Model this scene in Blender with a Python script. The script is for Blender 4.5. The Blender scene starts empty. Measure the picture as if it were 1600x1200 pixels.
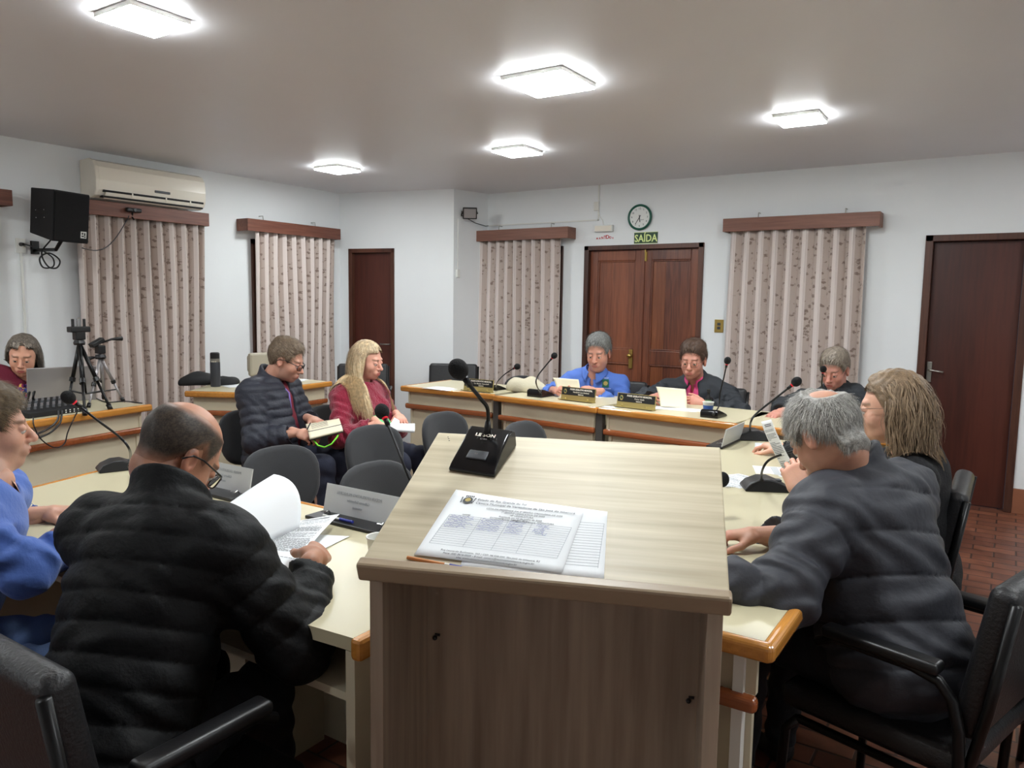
import bpy, bmesh, math, random
import numpy as np
from mathutils import Vector, Matrix

# ---------------------------------------------------------------- camera, light, exposure
sc = bpy.context.scene
F_PX, YAW, PITCH, ROLL, CAM_Z = 1190.0, math.radians(33.2), math.radians(6.14), math.radians(0.8), 1.575
_f = Vector((-math.sin(YAW)*math.cos(PITCH), math.cos(YAW)*math.cos(PITCH), -math.sin(PITCH)))
_r0 = Vector((math.cos(YAW), math.sin(YAW), 0)); _u0 = _r0.cross(_f)
_r = _r0*math.cos(ROLL)+_u0*math.sin(ROLL); _u = _u0*math.cos(ROLL)-_r0*math.sin(ROLL)
cam_d = bpy.data.cameras.new('camera'); cam = bpy.data.objects.new('camera', cam_d)
sc.collection.objects.link(cam); sc.camera = cam
cam_d.sensor_width = 36; cam_d.lens = 36*F_PX/1600; cam_d.clip_start = 0.05
cam.matrix_world = Matrix(((_r.x,_u.x,-_f.x,0),(_r.y,_u.y,-_f.y,0),(_r.z,_u.z,-_f.z,CAM_Z),(0,0,0,1)))
w = bpy.data.worlds.new('world'); sc.world = w; w.use_nodes = True
w.node_tree.nodes['Background'].inputs[0].default_value = (0.05,0.06,0.08,1)
w.node_tree.nodes['Background'].inputs[1].default_value = 0.2
sc.view_settings.view_transform = 'Standard'; sc.view_settings.look = 'None'
sc.view_settings.gamma = 1; sc.view_settings.use_curve_mapping = False
EXPOSURE = 2.15
sc.view_settings.exposure = EXPOSURE
PANEL_W = 22.0          # radiance of the ceiling panels
ROOM_H = 2.75
XL, YB, XR, YF = -6.37, 6.98, 2.4, -2.6
PANELS = [(-3.15,1.94),(-2.15,3.60),(-5.15,4.97),(-3.3,5.07),(-1.2,5.07),(-1.1,1.9),(-5.2,1.0),(1.0,1.9),(1.0,4.9),(-3.1,-1.2)]  # visible panels first, then unseen ones added for light

def Wray(px,py): return _f+_r*((px-800)/F_PX)+_u*((600-py)/F_PX)
def Wz(px,py,z):
    r = Wray(px,py); t=(z-CAM_Z)/r.z; return Vector((r.x*t,r.y*t,z))
def Wd(px,py,d):
    r = Wray(px,py); return Vector((r.x*d,r.y*d,CAM_Z+r.z*d))
rnd = random.Random(7)

# ---------------------------------------------------------------- object helpers
COL = sc.collection
def setp(o,label=None,cat=None,group=None,kind=None):
    if label: o['label']=label
    if cat: o['category']=cat
    if group: o['group']=group
    if kind: o['kind']=kind
    return o
def thing(name,label,cat,loc=(0,0,0),rz=0,group=None):
    o = bpy.data.objects.new(name,None); COL.objects.link(o)
    o.location = loc; o.rotation_euler=(0,0,rz); o.empty_display_size=.05
    return setp(o,label,cat,group)
def root_matrix(o):
    m = o.matrix_basis.copy()
    while o.parent: 
        m = o.parent.matrix_basis @ o.matrix_parent_inverse @ m; o=o.parent
    return m
def dup(root,loc,rz,label=None,group=None):
    r = root.copy(); COL.objects.link(r); r.location=loc; r.rotation_euler=(0,0,rz)
    if label: r['label']=label
    if group: r['group']=group
    def kids(src,dst):
        for ch in list(src.children):
            c = ch.copy(); COL.objects.link(c); c.parent=dst; kids(ch,c)
    kids(root,r)
    return r

class MB:
    def __init__(s): s.v=[]; s.f=[]; s.uv=None
    def add(s,vs,fs):
        n=len(s.v); s.v+= [tuple(v) for v in vs]; s.f+=[tuple(n+i for i in f) for f in fs]; return s
    def box(s,c,d,rot=None,M=None):
        hx,hy,hz=d[0]/2,d[1]/2,d[2]/2
        vs=[Vector((x,y,z)) for z in(-hz,hz) for x,y in((-hx,-hy),(hx,-hy),(hx,hy),(-hx,hy))]
        if rot is not None:
            R = Matrix.Rotation(rot,3,'Z') if not isinstance(rot,Matrix) else rot
            vs=[R@v for v in vs]
        vs=[v+Vector(c) for v in vs]
        if M is not None: vs=[M@v for v in vs]
        return s.add(vs,[(3,2,1,0),(4,5,6,7),(0,1,5,4),(1,2,6,5),(2,3,7,6),(3,0,4,7)])
    def box2(s,a,b):
        return s.box([(a[i]+b[i])/2 for i in range(3)],[abs(b[i]-a[i]) for i in range(3)])
    def prism(s,poly,z0,z1):
        n=len(poly); ar=sum(poly[i][0]*poly[(i+1)%n][1]-poly[(i+1)%n][0]*poly[i][1] for i in range(n))
        if ar<0: poly=poly[::-1]
        vs=[(p[0],p[1],z0) for p in poly]+[(p[0],p[1],z1) for p in poly]
        return s.add(vs,[tuple(range(n-1,-1,-1)),tuple(range(n,2*n))]+[(i,(i+1)%n,n+(i+1)%n,n+i) for i in range(n)])
    def tube(s,pts,r,seg=10,cap=True):
        pts=[Vector(p) for p in pts]; rs = r if isinstance(r,(list,tuple)) else [r]*len(pts)
        n=len(pts); up=None; rings=[]
        for i,p in enumerate(pts):
            d=(pts[min(i+1,n-1)]-pts[max(i-1,0)]).normalized()
            if up is None:
                up = Vector((0,0,1)) if abs(d.z)<.9 else Vector((1,0,0))
            a=d.cross(up).normalized(); b=a.cross(d).normalized(); up=b
            rings.append([p+(a*math.cos(t)+b*math.sin(t))*rs[i] for t in [2*math.pi*k/seg for k in range(seg)]])
        vs=[v for R in rings for v in R]; fs=[]
        for i in range(n-1):
            for k in range(seg):
                fs.append((i*seg+k,i*seg+(k+1)%seg,(i+1)*seg+(k+1)%seg,(i+1)*seg+k))
        if cap: fs+= [tuple(range(seg-1,-1,-1)),tuple((n-1)*seg+k for k in range(seg))]
        return s.add(vs,fs)
    def lathe(s,prof,c=(0,0,0),seg=24,M=None):
        vs=[];fs=[];n=len(prof)
        for r,z in prof:
            for k in range(seg):
                t=2*math.pi*k/seg; v=Vector((c[0]+r*math.cos(t),c[1]+r*math.sin(t),c[2]+z)); vs.append(M@v if M is not None else v)
        for i in range(n-1):
            for k in range(seg): fs.append((i*seg+k,i*seg+(k+1)%seg,(i+1)*seg+(k+1)%seg,(i+1)*seg+k))
        fs+= [tuple(range(seg-1,-1,-1)),tuple((n-1)*seg+k for k in range(seg))]
        return s.add(vs,fs)
    def sphere(s,c,r,seg=16,rings=10,M=None):
        r = r if isinstance(r,(tuple,list)) else (r,r,r)
        vs=[];fs=[]
        for i in range(rings+1):
            a=math.pi*(.0001+.9998*i/rings)
            for k in range(seg):
                t=2*math.pi*k/seg; v=Vector((r[0]*math.sin(a)*math.cos(t),r[1]*math.sin(a)*math.sin(t),-r[2]*math.cos(a)))
                if M is not None: v=M@v
                vs.append(v+Vector(c))
        for i in range(rings):
            for k in range(seg): fs.append((i*seg+k,i*seg+(k+1)%seg,(i+1)*seg+(k+1)%seg,(i+1)*seg+k))
        return s.add(vs,fs)
    def grid(s,fn,nu,nv,close=False):
        vs=[fn(i/nu,j/nv) for j in range(nv+1) for i in range(nu+1)]; W=nu+1
        return s.add(vs,[(j*W+i,j*W+i+1,(j+1)*W+i+1,(j+1)*W+i) for j in range(nv) for i in range(nu)])
    def build(s,name,m,parent=None,world=False,smooth=False,bevel=0,solid=0,sub=0,bseg=2,uv=None,auto=None):
        me=bpy.data.meshes.new(name)
        vs=s.v
        if world and parent is not None:
            inv=root_matrix(parent).inverted(); vs=[inv@Vector(v) for v in vs]
        me.from_pydata([tuple(v) for v in vs],[],s.f); me.update()
        if uv:
            l=me.uv_layers.new(name='UVMap')
            for lp in me.loops: l.data[lp.index].uv=uv[lp.vertex_index]
        for mm in (m if isinstance(m,(list,tuple)) else [m]): me.materials.append(mm)
        o=bpy.data.objects.new(name,me); COL.objects.link(o)
        if parent is not None: o.parent=parent
        if smooth: me.polygons.foreach_set('use_smooth',[True]*len(me.polygons))
        if auto:
            bm=bmesh.new(); bm.from_mesh(me)
            for e in bm.edges:
                e.smooth = not (len(e.link_faces)==2 and e.calc_face_angle(0)>math.radians(auto))
            for f in bm.faces: f.smooth=True
            bm.to_mesh(me); bm.free()
        if solid: 
            q=o.modifiers.new('solid','SOLIDIFY'); q.thickness=solid; q.offset=0
        if bevel:
            q=o.modifiers.new('bevel','BEVEL'); q.width=bevel; q.segments=bseg; q.limit_method='ANGLE'; q.angle_limit=math.radians(40)
            q.harden_normals=False
        if sub:
            q=o.modifiers.new('sub','SUBSURF'); q.levels=sub; q.render_levels=sub
        return o
def struct(name,mb,m,**k):
    o=mb.build(name,m,**k); o['kind']='structure'; return o

FONT=None
def text_mesh(name,body,size,m,M,parent=None,extrude=.0004,align='CENTER',shear=0,sx=1,world=True,bold=0,space=1.0):
    cu=bpy.data.curves.new(name,'FONT'); cu.body=body; cu.size=size; cu.align_x=align; cu.align_y='CENTER'
    cu.extrude=extrude; cu.shear=shear; cu.offset=bold; cu.resolution_u=2; cu.space_line=space
    tmp=bpy.data.objects.new('tmp',cu); COL.objects.link(tmp)
    dg=bpy.context.evaluated_depsgraph_get(); me=bpy.data.meshes.new_from_object(tmp.evaluated_get(dg))
    bpy.data.objects.remove(tmp); bpy.data.curves.remove(cu)
    me.name=name
    T=M@Matrix.Diagonal((sx,1,1,1))
    if world and parent is not None: T=root_matrix(parent).inverted()@T
    me.transform(T); me.materials.clear(); me.materials.append(m)
    o=bpy.data.objects.new(name,me); COL.objects.link(o)
    if parent is not None: o.parent=parent
    return o
def frame(o,x,y,z=None):
    x=Vector(x).normalized(); y=Vector(y); y=(y-x*y.dot(x)).normalized(); z=x.cross(y)
    return Matrix(((x.x,y.x,z.x,o[0]),(x.y,y.y,z.y,o[1]),(x.z,y.z,z.z,o[2]),(0,0,0,1)))

# ---------------------------------------------------------------- materials
def nodes(name):
    m=bpy.data.materials.new(name); m.use_nodes=True; nt=m.node_tree
    return m,nt,nt.nodes['Principled BSDF']
def lin(c):
    return tuple(((x/255)/12.92 if x/255<=.04045 else ((x/255+.055)/1.055)**2.4) for x in c)+(1,)
def mat(name,rgb,rough=.5,metal=0,bump=0,bscale=40,var=0,vscale=6,coat=0,spec=.5,sheen=0,emis=0,trans=0,alpha=1,bstretch=(1,1,1),vcol=False,vstretch=(1,1,1)):
    m,nt,b=nodes(name); c=lin(rgb)
    b.inputs['Base Color'].default_value=c; b.inputs['Roughness'].default_value=rough; b.inputs['Metallic'].default_value=metal
    b.inputs['Coat Weight'].default_value=coat; b.inputs['Specular IOR Level'].default_value=spec
    b.inputs['Sheen Weight'].default_value=sheen; b.inputs['Transmission Weight'].default_value=trans
    if emis: b.inputs['Emission Color'].default_value=c; b.inputs['Emission Strength'].default_value=emis
    tc=nt.nodes.new('ShaderNodeTexCoord')
    if vcol:
        at=nt.nodes.new('ShaderNodeVertexColor'); at.layer_name='Col'; nt.links.new(at.outputs[0],b.inputs['Base Color'])
    if var:
        mp=nt.nodes.new('ShaderNodeMapping'); mp.inputs['Scale'].default_value=vstretch; nt.links.new(tc.outputs['Object'],mp.inputs[0])
        n=nt.nodes.new('ShaderNodeTexNoise'); n.inputs['Scale'].default_value=vscale; n.inputs['Detail'].default_value=4
        nt.links.new(mp.outputs[0],n.inputs['Vector'])
        mx=nt.nodes.new('ShaderNodeMix'); mx.data_type='RGBA'; mx.blend_type='MULTIPLY'; mx.inputs[0].default_value=1
        r=nt.nodes.new('ShaderNodeMapRange'); r.inputs[1].default_value=.3; r.inputs[2].default_value=.7; r.inputs[3].default_value=1-var; r.inputs[4].default_value=1+var*.5
        nt.links.new(n.outputs[0],r.inputs[0]); nt.links.new(r.outputs[0],mx.inputs[7])
        if vcol: nt.links.new(at.outputs[0],mx.inputs[6])
        else: mx.inputs[6].default_value=c
        nt.links.new(mx.outputs[2],b.inputs['Base Color'])
    if bump:
        mp=nt.nodes.new('ShaderNodeMapping'); mp.inputs['Scale'].default_value=bstretch; nt.links.new(tc.outputs['Object'],mp.inputs[0])
        n=nt.nodes.new('ShaderNodeTexNoise'); n.inputs['Scale'].default_value=bscale; n.inputs['Detail'].default_value=5
        nt.links.new(mp.outputs[0],n.inputs['Vector'])
        bp=nt.nodes.new('ShaderNodeBump'); bp.inputs['Strength'].default_value=bump; bp.inputs['Distance'].default_value=.01
        nt.links.new(n.outputs[0],bp.inputs['Height']); nt.links.new(bp.outputs[0],b.inputs['Normal'])
    return m
def wood(name,c1,c2,rough=.35,scale=3,axis='Z',coat=0,dist=2.0,fine=22,streak=.5):
    m,nt,b=nodes(name); tc=nt.nodes.new('ShaderNodeTexCoord'); mp=nt.nodes.new('ShaderNodeMapping')
    st={'X':(.06,1,1),'Y':(1,.06,1),'Z':(1,1,.06)}[axis]; mp.inputs['Scale'].default_value=st
    nt.links.new(tc.outputs['Object'],mp.inputs[0])
    n=nt.nodes.new('ShaderNodeTexNoise'); n.inputs['Scale'].default_value=scale; n.inputs['Detail'].default_value=6; n.inputs['Distortion'].default_value=dist*.2
    n2=nt.nodes.new('ShaderNodeTexNoise'); n2.inputs['Scale'].default_value=fine*scale; n2.inputs['Detail'].default_value=3
    nt.links.new(mp.outputs[0],n.inputs['Vector']); nt.links.new(mp.outputs[0],n2.inputs['Vector'])
    ma=nt.nodes.new('ShaderNodeMath'); ma.operation='MULTIPLY_ADD'; ma.inputs[1].default_value=streak; nt.links.new(n2.outputs[0],ma.inputs[0]); nt.links.new(n.outputs[0],ma.inputs[2])
    r=nt.nodes.new('ShaderNodeValToRGB'); r.color_ramp.elements[0].position=.42+.2*streak; r.color_ramp.elements[1].position=.72+.45*streak
    r.color_ramp.elements[0].color=lin(c1); r.color_ramp.elements[1].color=lin(c2)
    nt.links.new(ma.outputs[0],r.inputs[0]); nt.links.new(r.outputs[0],b.inputs['Base Color'])
    b.inputs['Roughness'].default_value=rough; b.inputs['Coat Weight'].default_value=coat; b.inputs['Coat Roughness'].default_value=.15
    bp=nt.nodes.new('ShaderNodeBump'); bp.inputs['Strength'].default_value=.08; bp.inputs['Distance'].default_value=.005
    nt.links.new(n2.outputs[0],bp.inputs['Height']); nt.links.new(bp.outputs[0],b.inputs['Normal'])
    return m
M={}
M['wall']=mat('painted_wall',(236,239,240),.75,bump=.15,bscale=6,var=.015,vscale=2)
M['ceiling']=mat('painted_ceiling',(226,225,228),.45,bump=.1,bscale=3,var=.02,vscale=1)
M['door']=wood('dark_door_wood',(58,26,20),(84,40,30),.38,2.2,'Z',coat=.15)
M['ddoor']=wood('red_brown_door_wood',(84,44,32),(150,88,60),.33,2.6,'Z',coat=.25)
M['ddoor_pale']=wood('paler_door_wood',(112,62,38),(160,98,62),.33,2.6,'Z',coat=.25)
M['frame']=wood('door_frame_wood',(58,32,24),(96,58,42),.4,3,'Z')
M['pelmet']=wood('pelmet_wood_y',(98,56,44),(142,90,70),.5,3,'Y')
M['pelmetx']=wood('pelmet_wood_x',(98,60,48),(138,92,74),.5,3,'X')
M['rim']=wood('varnished_rim_x',(168,106,42),(212,146,66),.22,3,'X',coat=.5)
M['rimy']=wood('varnished_rim_y',(168,106,42),(212,146,66),.22,3,'Y',coat=.5)
M['rimdark']=wood('varnished_lower_rail',(126,66,36),(166,92,50),.25,3,'X',coat=.4)
M['cream']=mat('cream_laminate',(198,189,158),.32,var=.02,vscale=3)
M['beige']=mat('beige_laminate',(206,196,170),.4,var=.02,vscale=3)
M['post']=mat('dark_grey_post',(70,66,62),.45,bump=.1)
M['black']=mat('black_plastic',(20,20,22),.38,bump=.05,bscale=200)
M['blackgloss']=mat('glossy_black_plastic',(14,14,16),.18)
M['blackmat']=mat('matt_black',(17,17,19),.75,bump=.2,bscale=300)
M['foam']=mat('black_foam',(14,14,16),.95,bump=.8,bscale=420)
M['leather']=mat('black_leatherette',(30,30,32),.42,bump=.25,bscale=120)
M['fabric']=mat('charcoal_fabric',(44,45,48),.9,bump=.3,bscale=500,sheen=.15)
M['tube']=mat('black_steel_tube',(16,16,17),.35,metal=.3)
M['chrome']=mat('chrome',(200,200,200),.2,metal=1)
M['steel']=mat('brushed_steel',(170,168,160),.35,metal=1,bump=.05,bscale=200)
M['brass']=mat('brass',(176,150,84),.35,metal=.9)
M['gold']=mat('gold_plate',(196,178,116),.3,metal=.75)
M['white']=mat('white_plastic',(226,226,220),.35)
M['offwhite']=mat('offwhite_plastic',(238,231,216),.25,coat=.3)
M['paper']=mat('white_paper',(236,238,240),.8)
M['paper2']=mat('cream_paper',(226,216,190),.8)
M['ink']=mat('dark_ink',(60,62,72),.8)
M['inkgrey']=mat('pale_grey_ink',(150,156,162),.8)
M['blueink']=mat('blue_ink',(86,92,170),.7)
M['red']=mat('red_plastic',(190,30,40),.4)
M['redlamp']=mat('red_ring',(180,20,36),.4,emis=.15)
M['green']=mat('green_folder',(72,196,110),.5)
M['limegreen']=mat('lime_ribbon',(130,220,60),.6)
M['signgreen']=mat('dark_green_sign',(34,70,44),.5)
M['signtext']=mat('sign_letters',(226,240,160),.6)
M['clockgreen']=mat('green_clock_rim',(26,92,74),.3)
M['clockface']=mat('clock_face',(232,234,230),.5)
M['glass']=mat('clear_glass',(255,255,255),.02,trans=1)
M['acrylic']=mat('frosted_acrylic',(196,198,198),.3,spec=.5)
M['silver']=mat('laptop_silver',(160,156,158),.35,metal=.5)
M['grey']=mat('mid_grey_plastic',(96,98,102),.4)
M['darkgrey']=mat('dark_grey_plastic',(52,54,60),.4)
M['yellow']=mat('yellow_flag_cloth',(226,206,20),.8,sheen=.2)
M['redcloth']=mat('red_flag_cloth',(150,24,40),.8,sheen=.2)
M['greencloth']=mat('green_flag_cloth',(20,110,60),.8)
M['beigecloth']=mat('beige_cloth',(190,182,158),.85,bump=.3,bscale=60)
M['blue']=mat('blue_cup_print',(50,84,150),.5)
M['baseboard']=mat('terracotta_skirting',(146,92,66),.5,bump=.1,bscale=20,var=.1,vscale=8)
# lectern laminate: pale, with dark fine grain
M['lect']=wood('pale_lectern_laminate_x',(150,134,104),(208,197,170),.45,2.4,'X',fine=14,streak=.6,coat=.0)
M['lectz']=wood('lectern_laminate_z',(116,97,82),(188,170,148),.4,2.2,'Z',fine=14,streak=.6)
M['lectedge']=wood('lectern_edge_x',(142,122,98),(168,148,122),.4,2.2,'X',fine=14,streak=.5)
# diffusers
M['lamp']=mat('led_diffuser',(255,255,250),.5); 
_b=M['lamp'].node_tree.nodes['Principled BSDF']; _b.inputs['Emission Color'].default_value=(.93,.985,1,1); _b.inputs['Emission Strength'].default_value=PANEL_W
# terracotta floor tiles laid like bricks
def floor_mat():
    m,nt,b=nodes('terracotta_floor'); tc=nt.nodes.new('ShaderNodeTexCoord'); mp=nt.nodes.new('ShaderNodeMapping')
    mp.inputs['Rotation'].default_value=(0,0,math.radians(0)); nt.links.new(tc.outputs['Object'],mp.inputs[0])
    br=nt.nodes.new('ShaderNodeTexBrick'); br.inputs['Scale'].default_value=1; br.inputs['Brick Width'].default_value=.24; br.inputs['Row Height'].default_value=.115
    br.inputs['Mortar Size'].default_value=.006; br.inputs['Mortar Smooth'].default_value=.3; br.inputs['Bias'].default_value=0
    br.inputs['Color1'].default_value=lin((148,92,68)); br.inputs['Color2'].default_value=lin((116,70,54)); br.inputs['Mortar'].default_value=lin((74,52,44))
    nt.links.new(mp.outputs[0],br.inputs['Vector'])
    n=nt.nodes.new('ShaderNodeTexNoise'); n.inputs['Scale'].default_value=9; n.inputs['Detail'].default_value=6; nt.links.new(tc.outputs['Object'],n.inputs['Vector'])
    mx=nt.nodes.new('ShaderNodeMix'); mx.data_type='RGBA'; mx.blend_type='MULTIPLY'; mx.inputs[0].default_value=.7
    r=nt.nodes.new('ShaderNodeValToRGB'); r.color_ramp.elements[0].position=.35; r.color_ramp.elements[1].position=.65; r.color_ramp.elements[0].color=(.45,.42,.4,1)
    nt.links.new(n.outputs[0],r.inputs[0]); nt.links.new(br.outputs['Color'],mx.inputs[6]); nt.links.new(r.outputs[0],mx.inputs[7]); nt.links.new(mx.outputs[2],b.inputs['Base Color'])
    rr=nt.nodes.new('ShaderNodeMapRange'); rr.inputs[3].default_value=.28; rr.inputs[4].default_value=.55; nt.links.new(n.outputs[0],rr.inputs[0]); nt.links.new(rr.outputs[0],b.inputs['Roughness'])
    bp=nt.nodes.new('ShaderNodeBump'); bp.inputs['Strength'].default_value=.4; bp.inputs['Distance'].default_value=.004; bp.invert=True
    nt.links.new(br.outputs['Fac'],bp.inputs['Height']); nt.links.new(bp.outputs[0],b.inputs['Normal'])
    return m
M['floor']=floor_mat()
def curtain_mat():
    # u runs along the cloth, one unit per pleat: a plain satin stripe beside a stripe of small woven flowers
    m,nt,b=nodes('striped_floral_curtain'); uv=nt.nodes.new('ShaderNodeUVMap'); uv.uv_map='UVMap'
    sp=nt.nodes.new('ShaderNodeSeparateXYZ'); nt.links.new(uv.outputs[0],sp.inputs[0])
    fr=nt.nodes.new('ShaderNodeMath'); fr.operation='FRACT'; nt.links.new(sp.outputs[0],fr.inputs[0])
    gt=nt.nodes.new('ShaderNodeMath'); gt.operation='GREATER_THAN'; gt.inputs[1].default_value=.42; nt.links.new(fr.outputs[0],gt.inputs[0])
    mp=nt.nodes.new('ShaderNodeMapping'); mp.inputs['Scale'].default_value=(2.8,17,1); nt.links.new(uv.outputs[0],mp.inputs[0])
    vo=nt.nodes.new('ShaderNodeTexVoronoi'); vo.inputs['Scale'].default_value=1.35; vo.inputs['Randomness'].default_value=.85; nt.links.new(mp.outputs[0],vo.inputs['Vector'])
    no=nt.nodes.new('ShaderNodeTexNoise'); no.inputs['Scale'].default_value=2.6; no.inputs['Detail'].default_value=3; no.inputs['Distortion'].default_value=1.5; nt.links.new(mp.outputs[0],no.inputs['Vector'])
    ad=nt.nodes.new('ShaderNodeMath'); ad.operation='MULTIPLY_ADD'; ad.inputs[1].default_value=-.9; nt.links.new(no.outputs[0],ad.inputs[0]); nt.links.new(vo.outputs['Distance'],ad.inputs[2])
    r=nt.nodes.new('ShaderNodeValToRGB'); r.color_ramp.elements[0].position=-.0; r.color_ramp.elements[1].position=.1
    r.color_ramp.elements[0].color=lin((132,114,104)); r.color_ramp.elements[1].color=lin((184,168,158))
    ma=nt.nodes.new('ShaderNodeMath'); ma.operation='ADD'; ma.inputs[1].default_value=.21; nt.links.new(ad.outputs[0],ma.inputs[0])
    nt.links.new(ma.outputs[0],r.inputs[0])
    mx=nt.nodes.new('ShaderNodeMix'); mx.data_type='RGBA'; nt.links.new(gt.outputs[0],mx.inputs[0]); mx.inputs[6].default_value=lin((220,208,202)); nt.links.new(r.outputs[0],mx.inputs[7])
    nt.links.new(mx.outputs[2],b.inputs['Base Color']); b.inputs['Roughness'].default_value=.7; b.inputs['Sheen Weight'].default_value=.2
    return m
M['curtain']=curtain_mat()

# ---------------------------------------------------------------- the room
struct('floor',MB().box2((XL-.1,YF-.1,-.1),(XR+.1,YB+.1,0)),M['floor'])
struct('ceiling',MB().box2((XL-.1,YF-.1,ROOM_H),(XR+.1,YB+.1,ROOM_H+.1)),M['ceiling'])
struct('wall_left',MB().box2((XL-.15,YF-.1,0),(XL,6.2,ROOM_H)),M['wall'])
struct('wall_right',MB().box2((XR,YF-.1,0),(XR+.15,YB+.1,ROOM_H)),M['wall'])
struct('wall_front',MB().box2((XL-.1,YF-.15,0),(XR+.1,YF,ROOM_H)),M['wall'])
# back wall, left open where the two doors stand
DD0,DD1,DDH=-3.70,-2.45,2.15; RD0,RD1=-.63,.09
wb=MB()
for a,b in((-4.95,DD0),(DD1,RD0),(RD1,XR+.1)): wb.box2((a,YB,0),(b,YB+.15,ROOM_H))
for a,b in((DD0,DD1),(RD0,RD1)): wb.box2((a,YB,DDH),(b,YB+.15,ROOM_H))
struct('wall_back',wb,M['wall'])
A0=Vector((XL,6.17)); A1=Vector((-5.01,6.49)); AD=(A1-A0).normalized(); AN=Vector((AD.y,-AD.x))  # AN points into the room
def P2(s,off,z): 
    p=A0+AD*s+AN*off; return (p.x,p.y,z)
LD0,LD1=.115,.69
wd=MB()
def slab(mb,s0,s1,o0,o1,z0,z1):
    a,b,c,d=[P2(s,o,0)[:2] for s,o in((s0,o0),(s1,o0),(s1,o1),(s0,o1))]; mb.prism([a,b,c,d],z0,z1)
slab(wd,-.1,LD0,-.12,0,0,ROOM_H); slab(wd,LD1,1.397,-.12,0,0,ROOM_H); slab(wd,LD0,LD1,-.12,0,2.14,ROOM_H)
struct('wall_diagonal',wd,M['wall'])
struct('wall_return',MB().prism([(-5.01,6.49),(-4.91,6.99),(-5.05,7.05),(-5.14,6.46)],0,ROOM_H),M['wall'])
struct('baseboard_back',MB().box2((RD1,YB-.018,0),(XR,YB,.195)).box2((DD1,YB-.018,0),(RD0,YB,.195)).box2((-4.91,YB-.018,0),(DD0,YB,.195)),M['baseboard'],bevel=.003)
struct('baseboard_left',MB().box2((XL,YF,0),(XL+.018,6.17,.195)),M['baseboard'],bevel=.003)

# double door
dd=thing('door_1',None,None,(0,0,0)); dd['kind']='structure'
MB().box2((DD0,YB-.02,0),(DD0+.05,YB+.12,DDH)).box2((DD1-.05,YB-.02,0),(DD1,YB+.12,DDH)).box2((DD0,YB-.02,DDH-.045),(DD1,YB+.12,DDH)).build('door_frame',M['frame'],dd,bevel=.004)
mid=-3.07
for x0,x1,nm in((DD0+.05,mid,'left'),(mid+.002,DD1-.05,'right')):
    st=.085; y0=YB+.03; y1=YB+.075
    lf=MB().box2((x0,y0,.01),(x0+st,y1,DDH-.048)).box2((x1-st,y0,.01),(x1,y1,DDH-.048))
    for za,zb in((.01,.22),(.98,1.12),(2.0,DDH-.048)): lf.box2((x0+st,y0,za),(x1-st,y1,zb))
    leaf=lf.build('door_leaf',M['ddoor'],dd,bevel=.006)
    for za,zb in((.22,.98),(1.12,2.0)):
        w3=(x1-st)-(x0+st); k=MB().box2((x0+st,y0+.018,za),(x0+st+w3*.36,y1-.01,zb)); k.build('door_panel',M['ddoor_pale'] if nm=='right' else M['ddoor'],leaf)
        k=MB().box2((x0+st+w3*.36,y0+.02,za),(x1-st,y1-.01,zb)); k.build('door_panel',M['ddoor'],leaf)
        mo=MB()
        for q in range(2):
            mo.box2((x0+st,y0+.004,za if q==0 else zb-.014),(x1-st,y0+.02,za+.014 if q==0 else zb)); mo.box2(((x0+st) if q==0 else x1-st-.014,y0+.004,za),((x0+st+.014) if q==0 else x1-st,y0+.02,zb))
        mo.build('panel_moulding',M['ddoor'],leaf,bevel=.004)
MB().box2((mid-.02,YB+.012,.01),(mid+.02,YB+.032,DDH-.05)).build('cover_strip',M['ddoor'],dd,bevel=.005)
bo=MB().box2((-3.055,YB+.016,1.99),(-3.03,YB+.028,2.08)).tube([(-3.042,YB+.01,2.0),(-3.042,YB+.01,2.13)],.006); bo.build('brass_bolt',M['brass'],dd,bevel=.002)
MB().box2((-3.19,YB+.015,.93),(-3.15,YB+.03,1.12)).build('lock_plate',M['brass'],dd,bevel=.004)
MB().sphere((-3.17,YB-.01,1.06),.026).tube([(-3.17,YB+.03,1.06),(-3.17,YB,1.06)],.009).build('door_knob',M['brass'],dd,smooth=True)
# single door at the right
rd=thing('door_2',None,None); rd['kind']='structure'
MB().box2((RD0,YB-.015,0),(RD0+.055,YB+.13,DDH)).box2((RD1-.055,YB-.015,0),(RD1,YB+.13,DDH)).box2((RD0,YB-.015,DDH-.05),(RD1,YB+.13,DDH)).build('door_frame',M['frame'],rd,bevel=.004)
MB().box2((RD0+.057,YB+.06,.008),(RD1-.057,YB+.1,DDH-.052)).build('door_leaf',M['door'],rd,bevel=.003)
h=MB().box2((-.563,YB+.046,.975),(-.527,YB+.06,1.14)).build('handle_plate',M['steel'],rd,bevel=.003)
MB().tube([(-.545,YB+.05,1.075),(-.545,YB+.005,1.075),(-.52,YB-.002,1.073),(-.44,YB-.002,1.062)],.009).build('lever_handle',M['steel'],rd,smooth=True)
# narrow door in the diagonal wall
ld=thing('door_3',None,None); ld['kind']='structure'
k=MB(); slab(k,LD0,LD0+.045,-.1,.012,0,2.14); slab(k,LD1-.045,LD1,-.1,.012,0,2.14); slab(k,LD0,LD1,-.1,.012,2.095,2.14); k.build('door_frame',M['frame'],ld,bevel=.003)
k=MB(); slab(k,LD0+.046,LD1-.046,-.08,-.045,.008,2.094); k.build('door_leaf',M['door'],ld)
MB().tube([P2(.625,-.045,1.09),P2(.625,.02,1.09),P2(.52,.024,1.09)],.009).build('lever_handle',M['steel'],ld,smooth=True)

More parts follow.
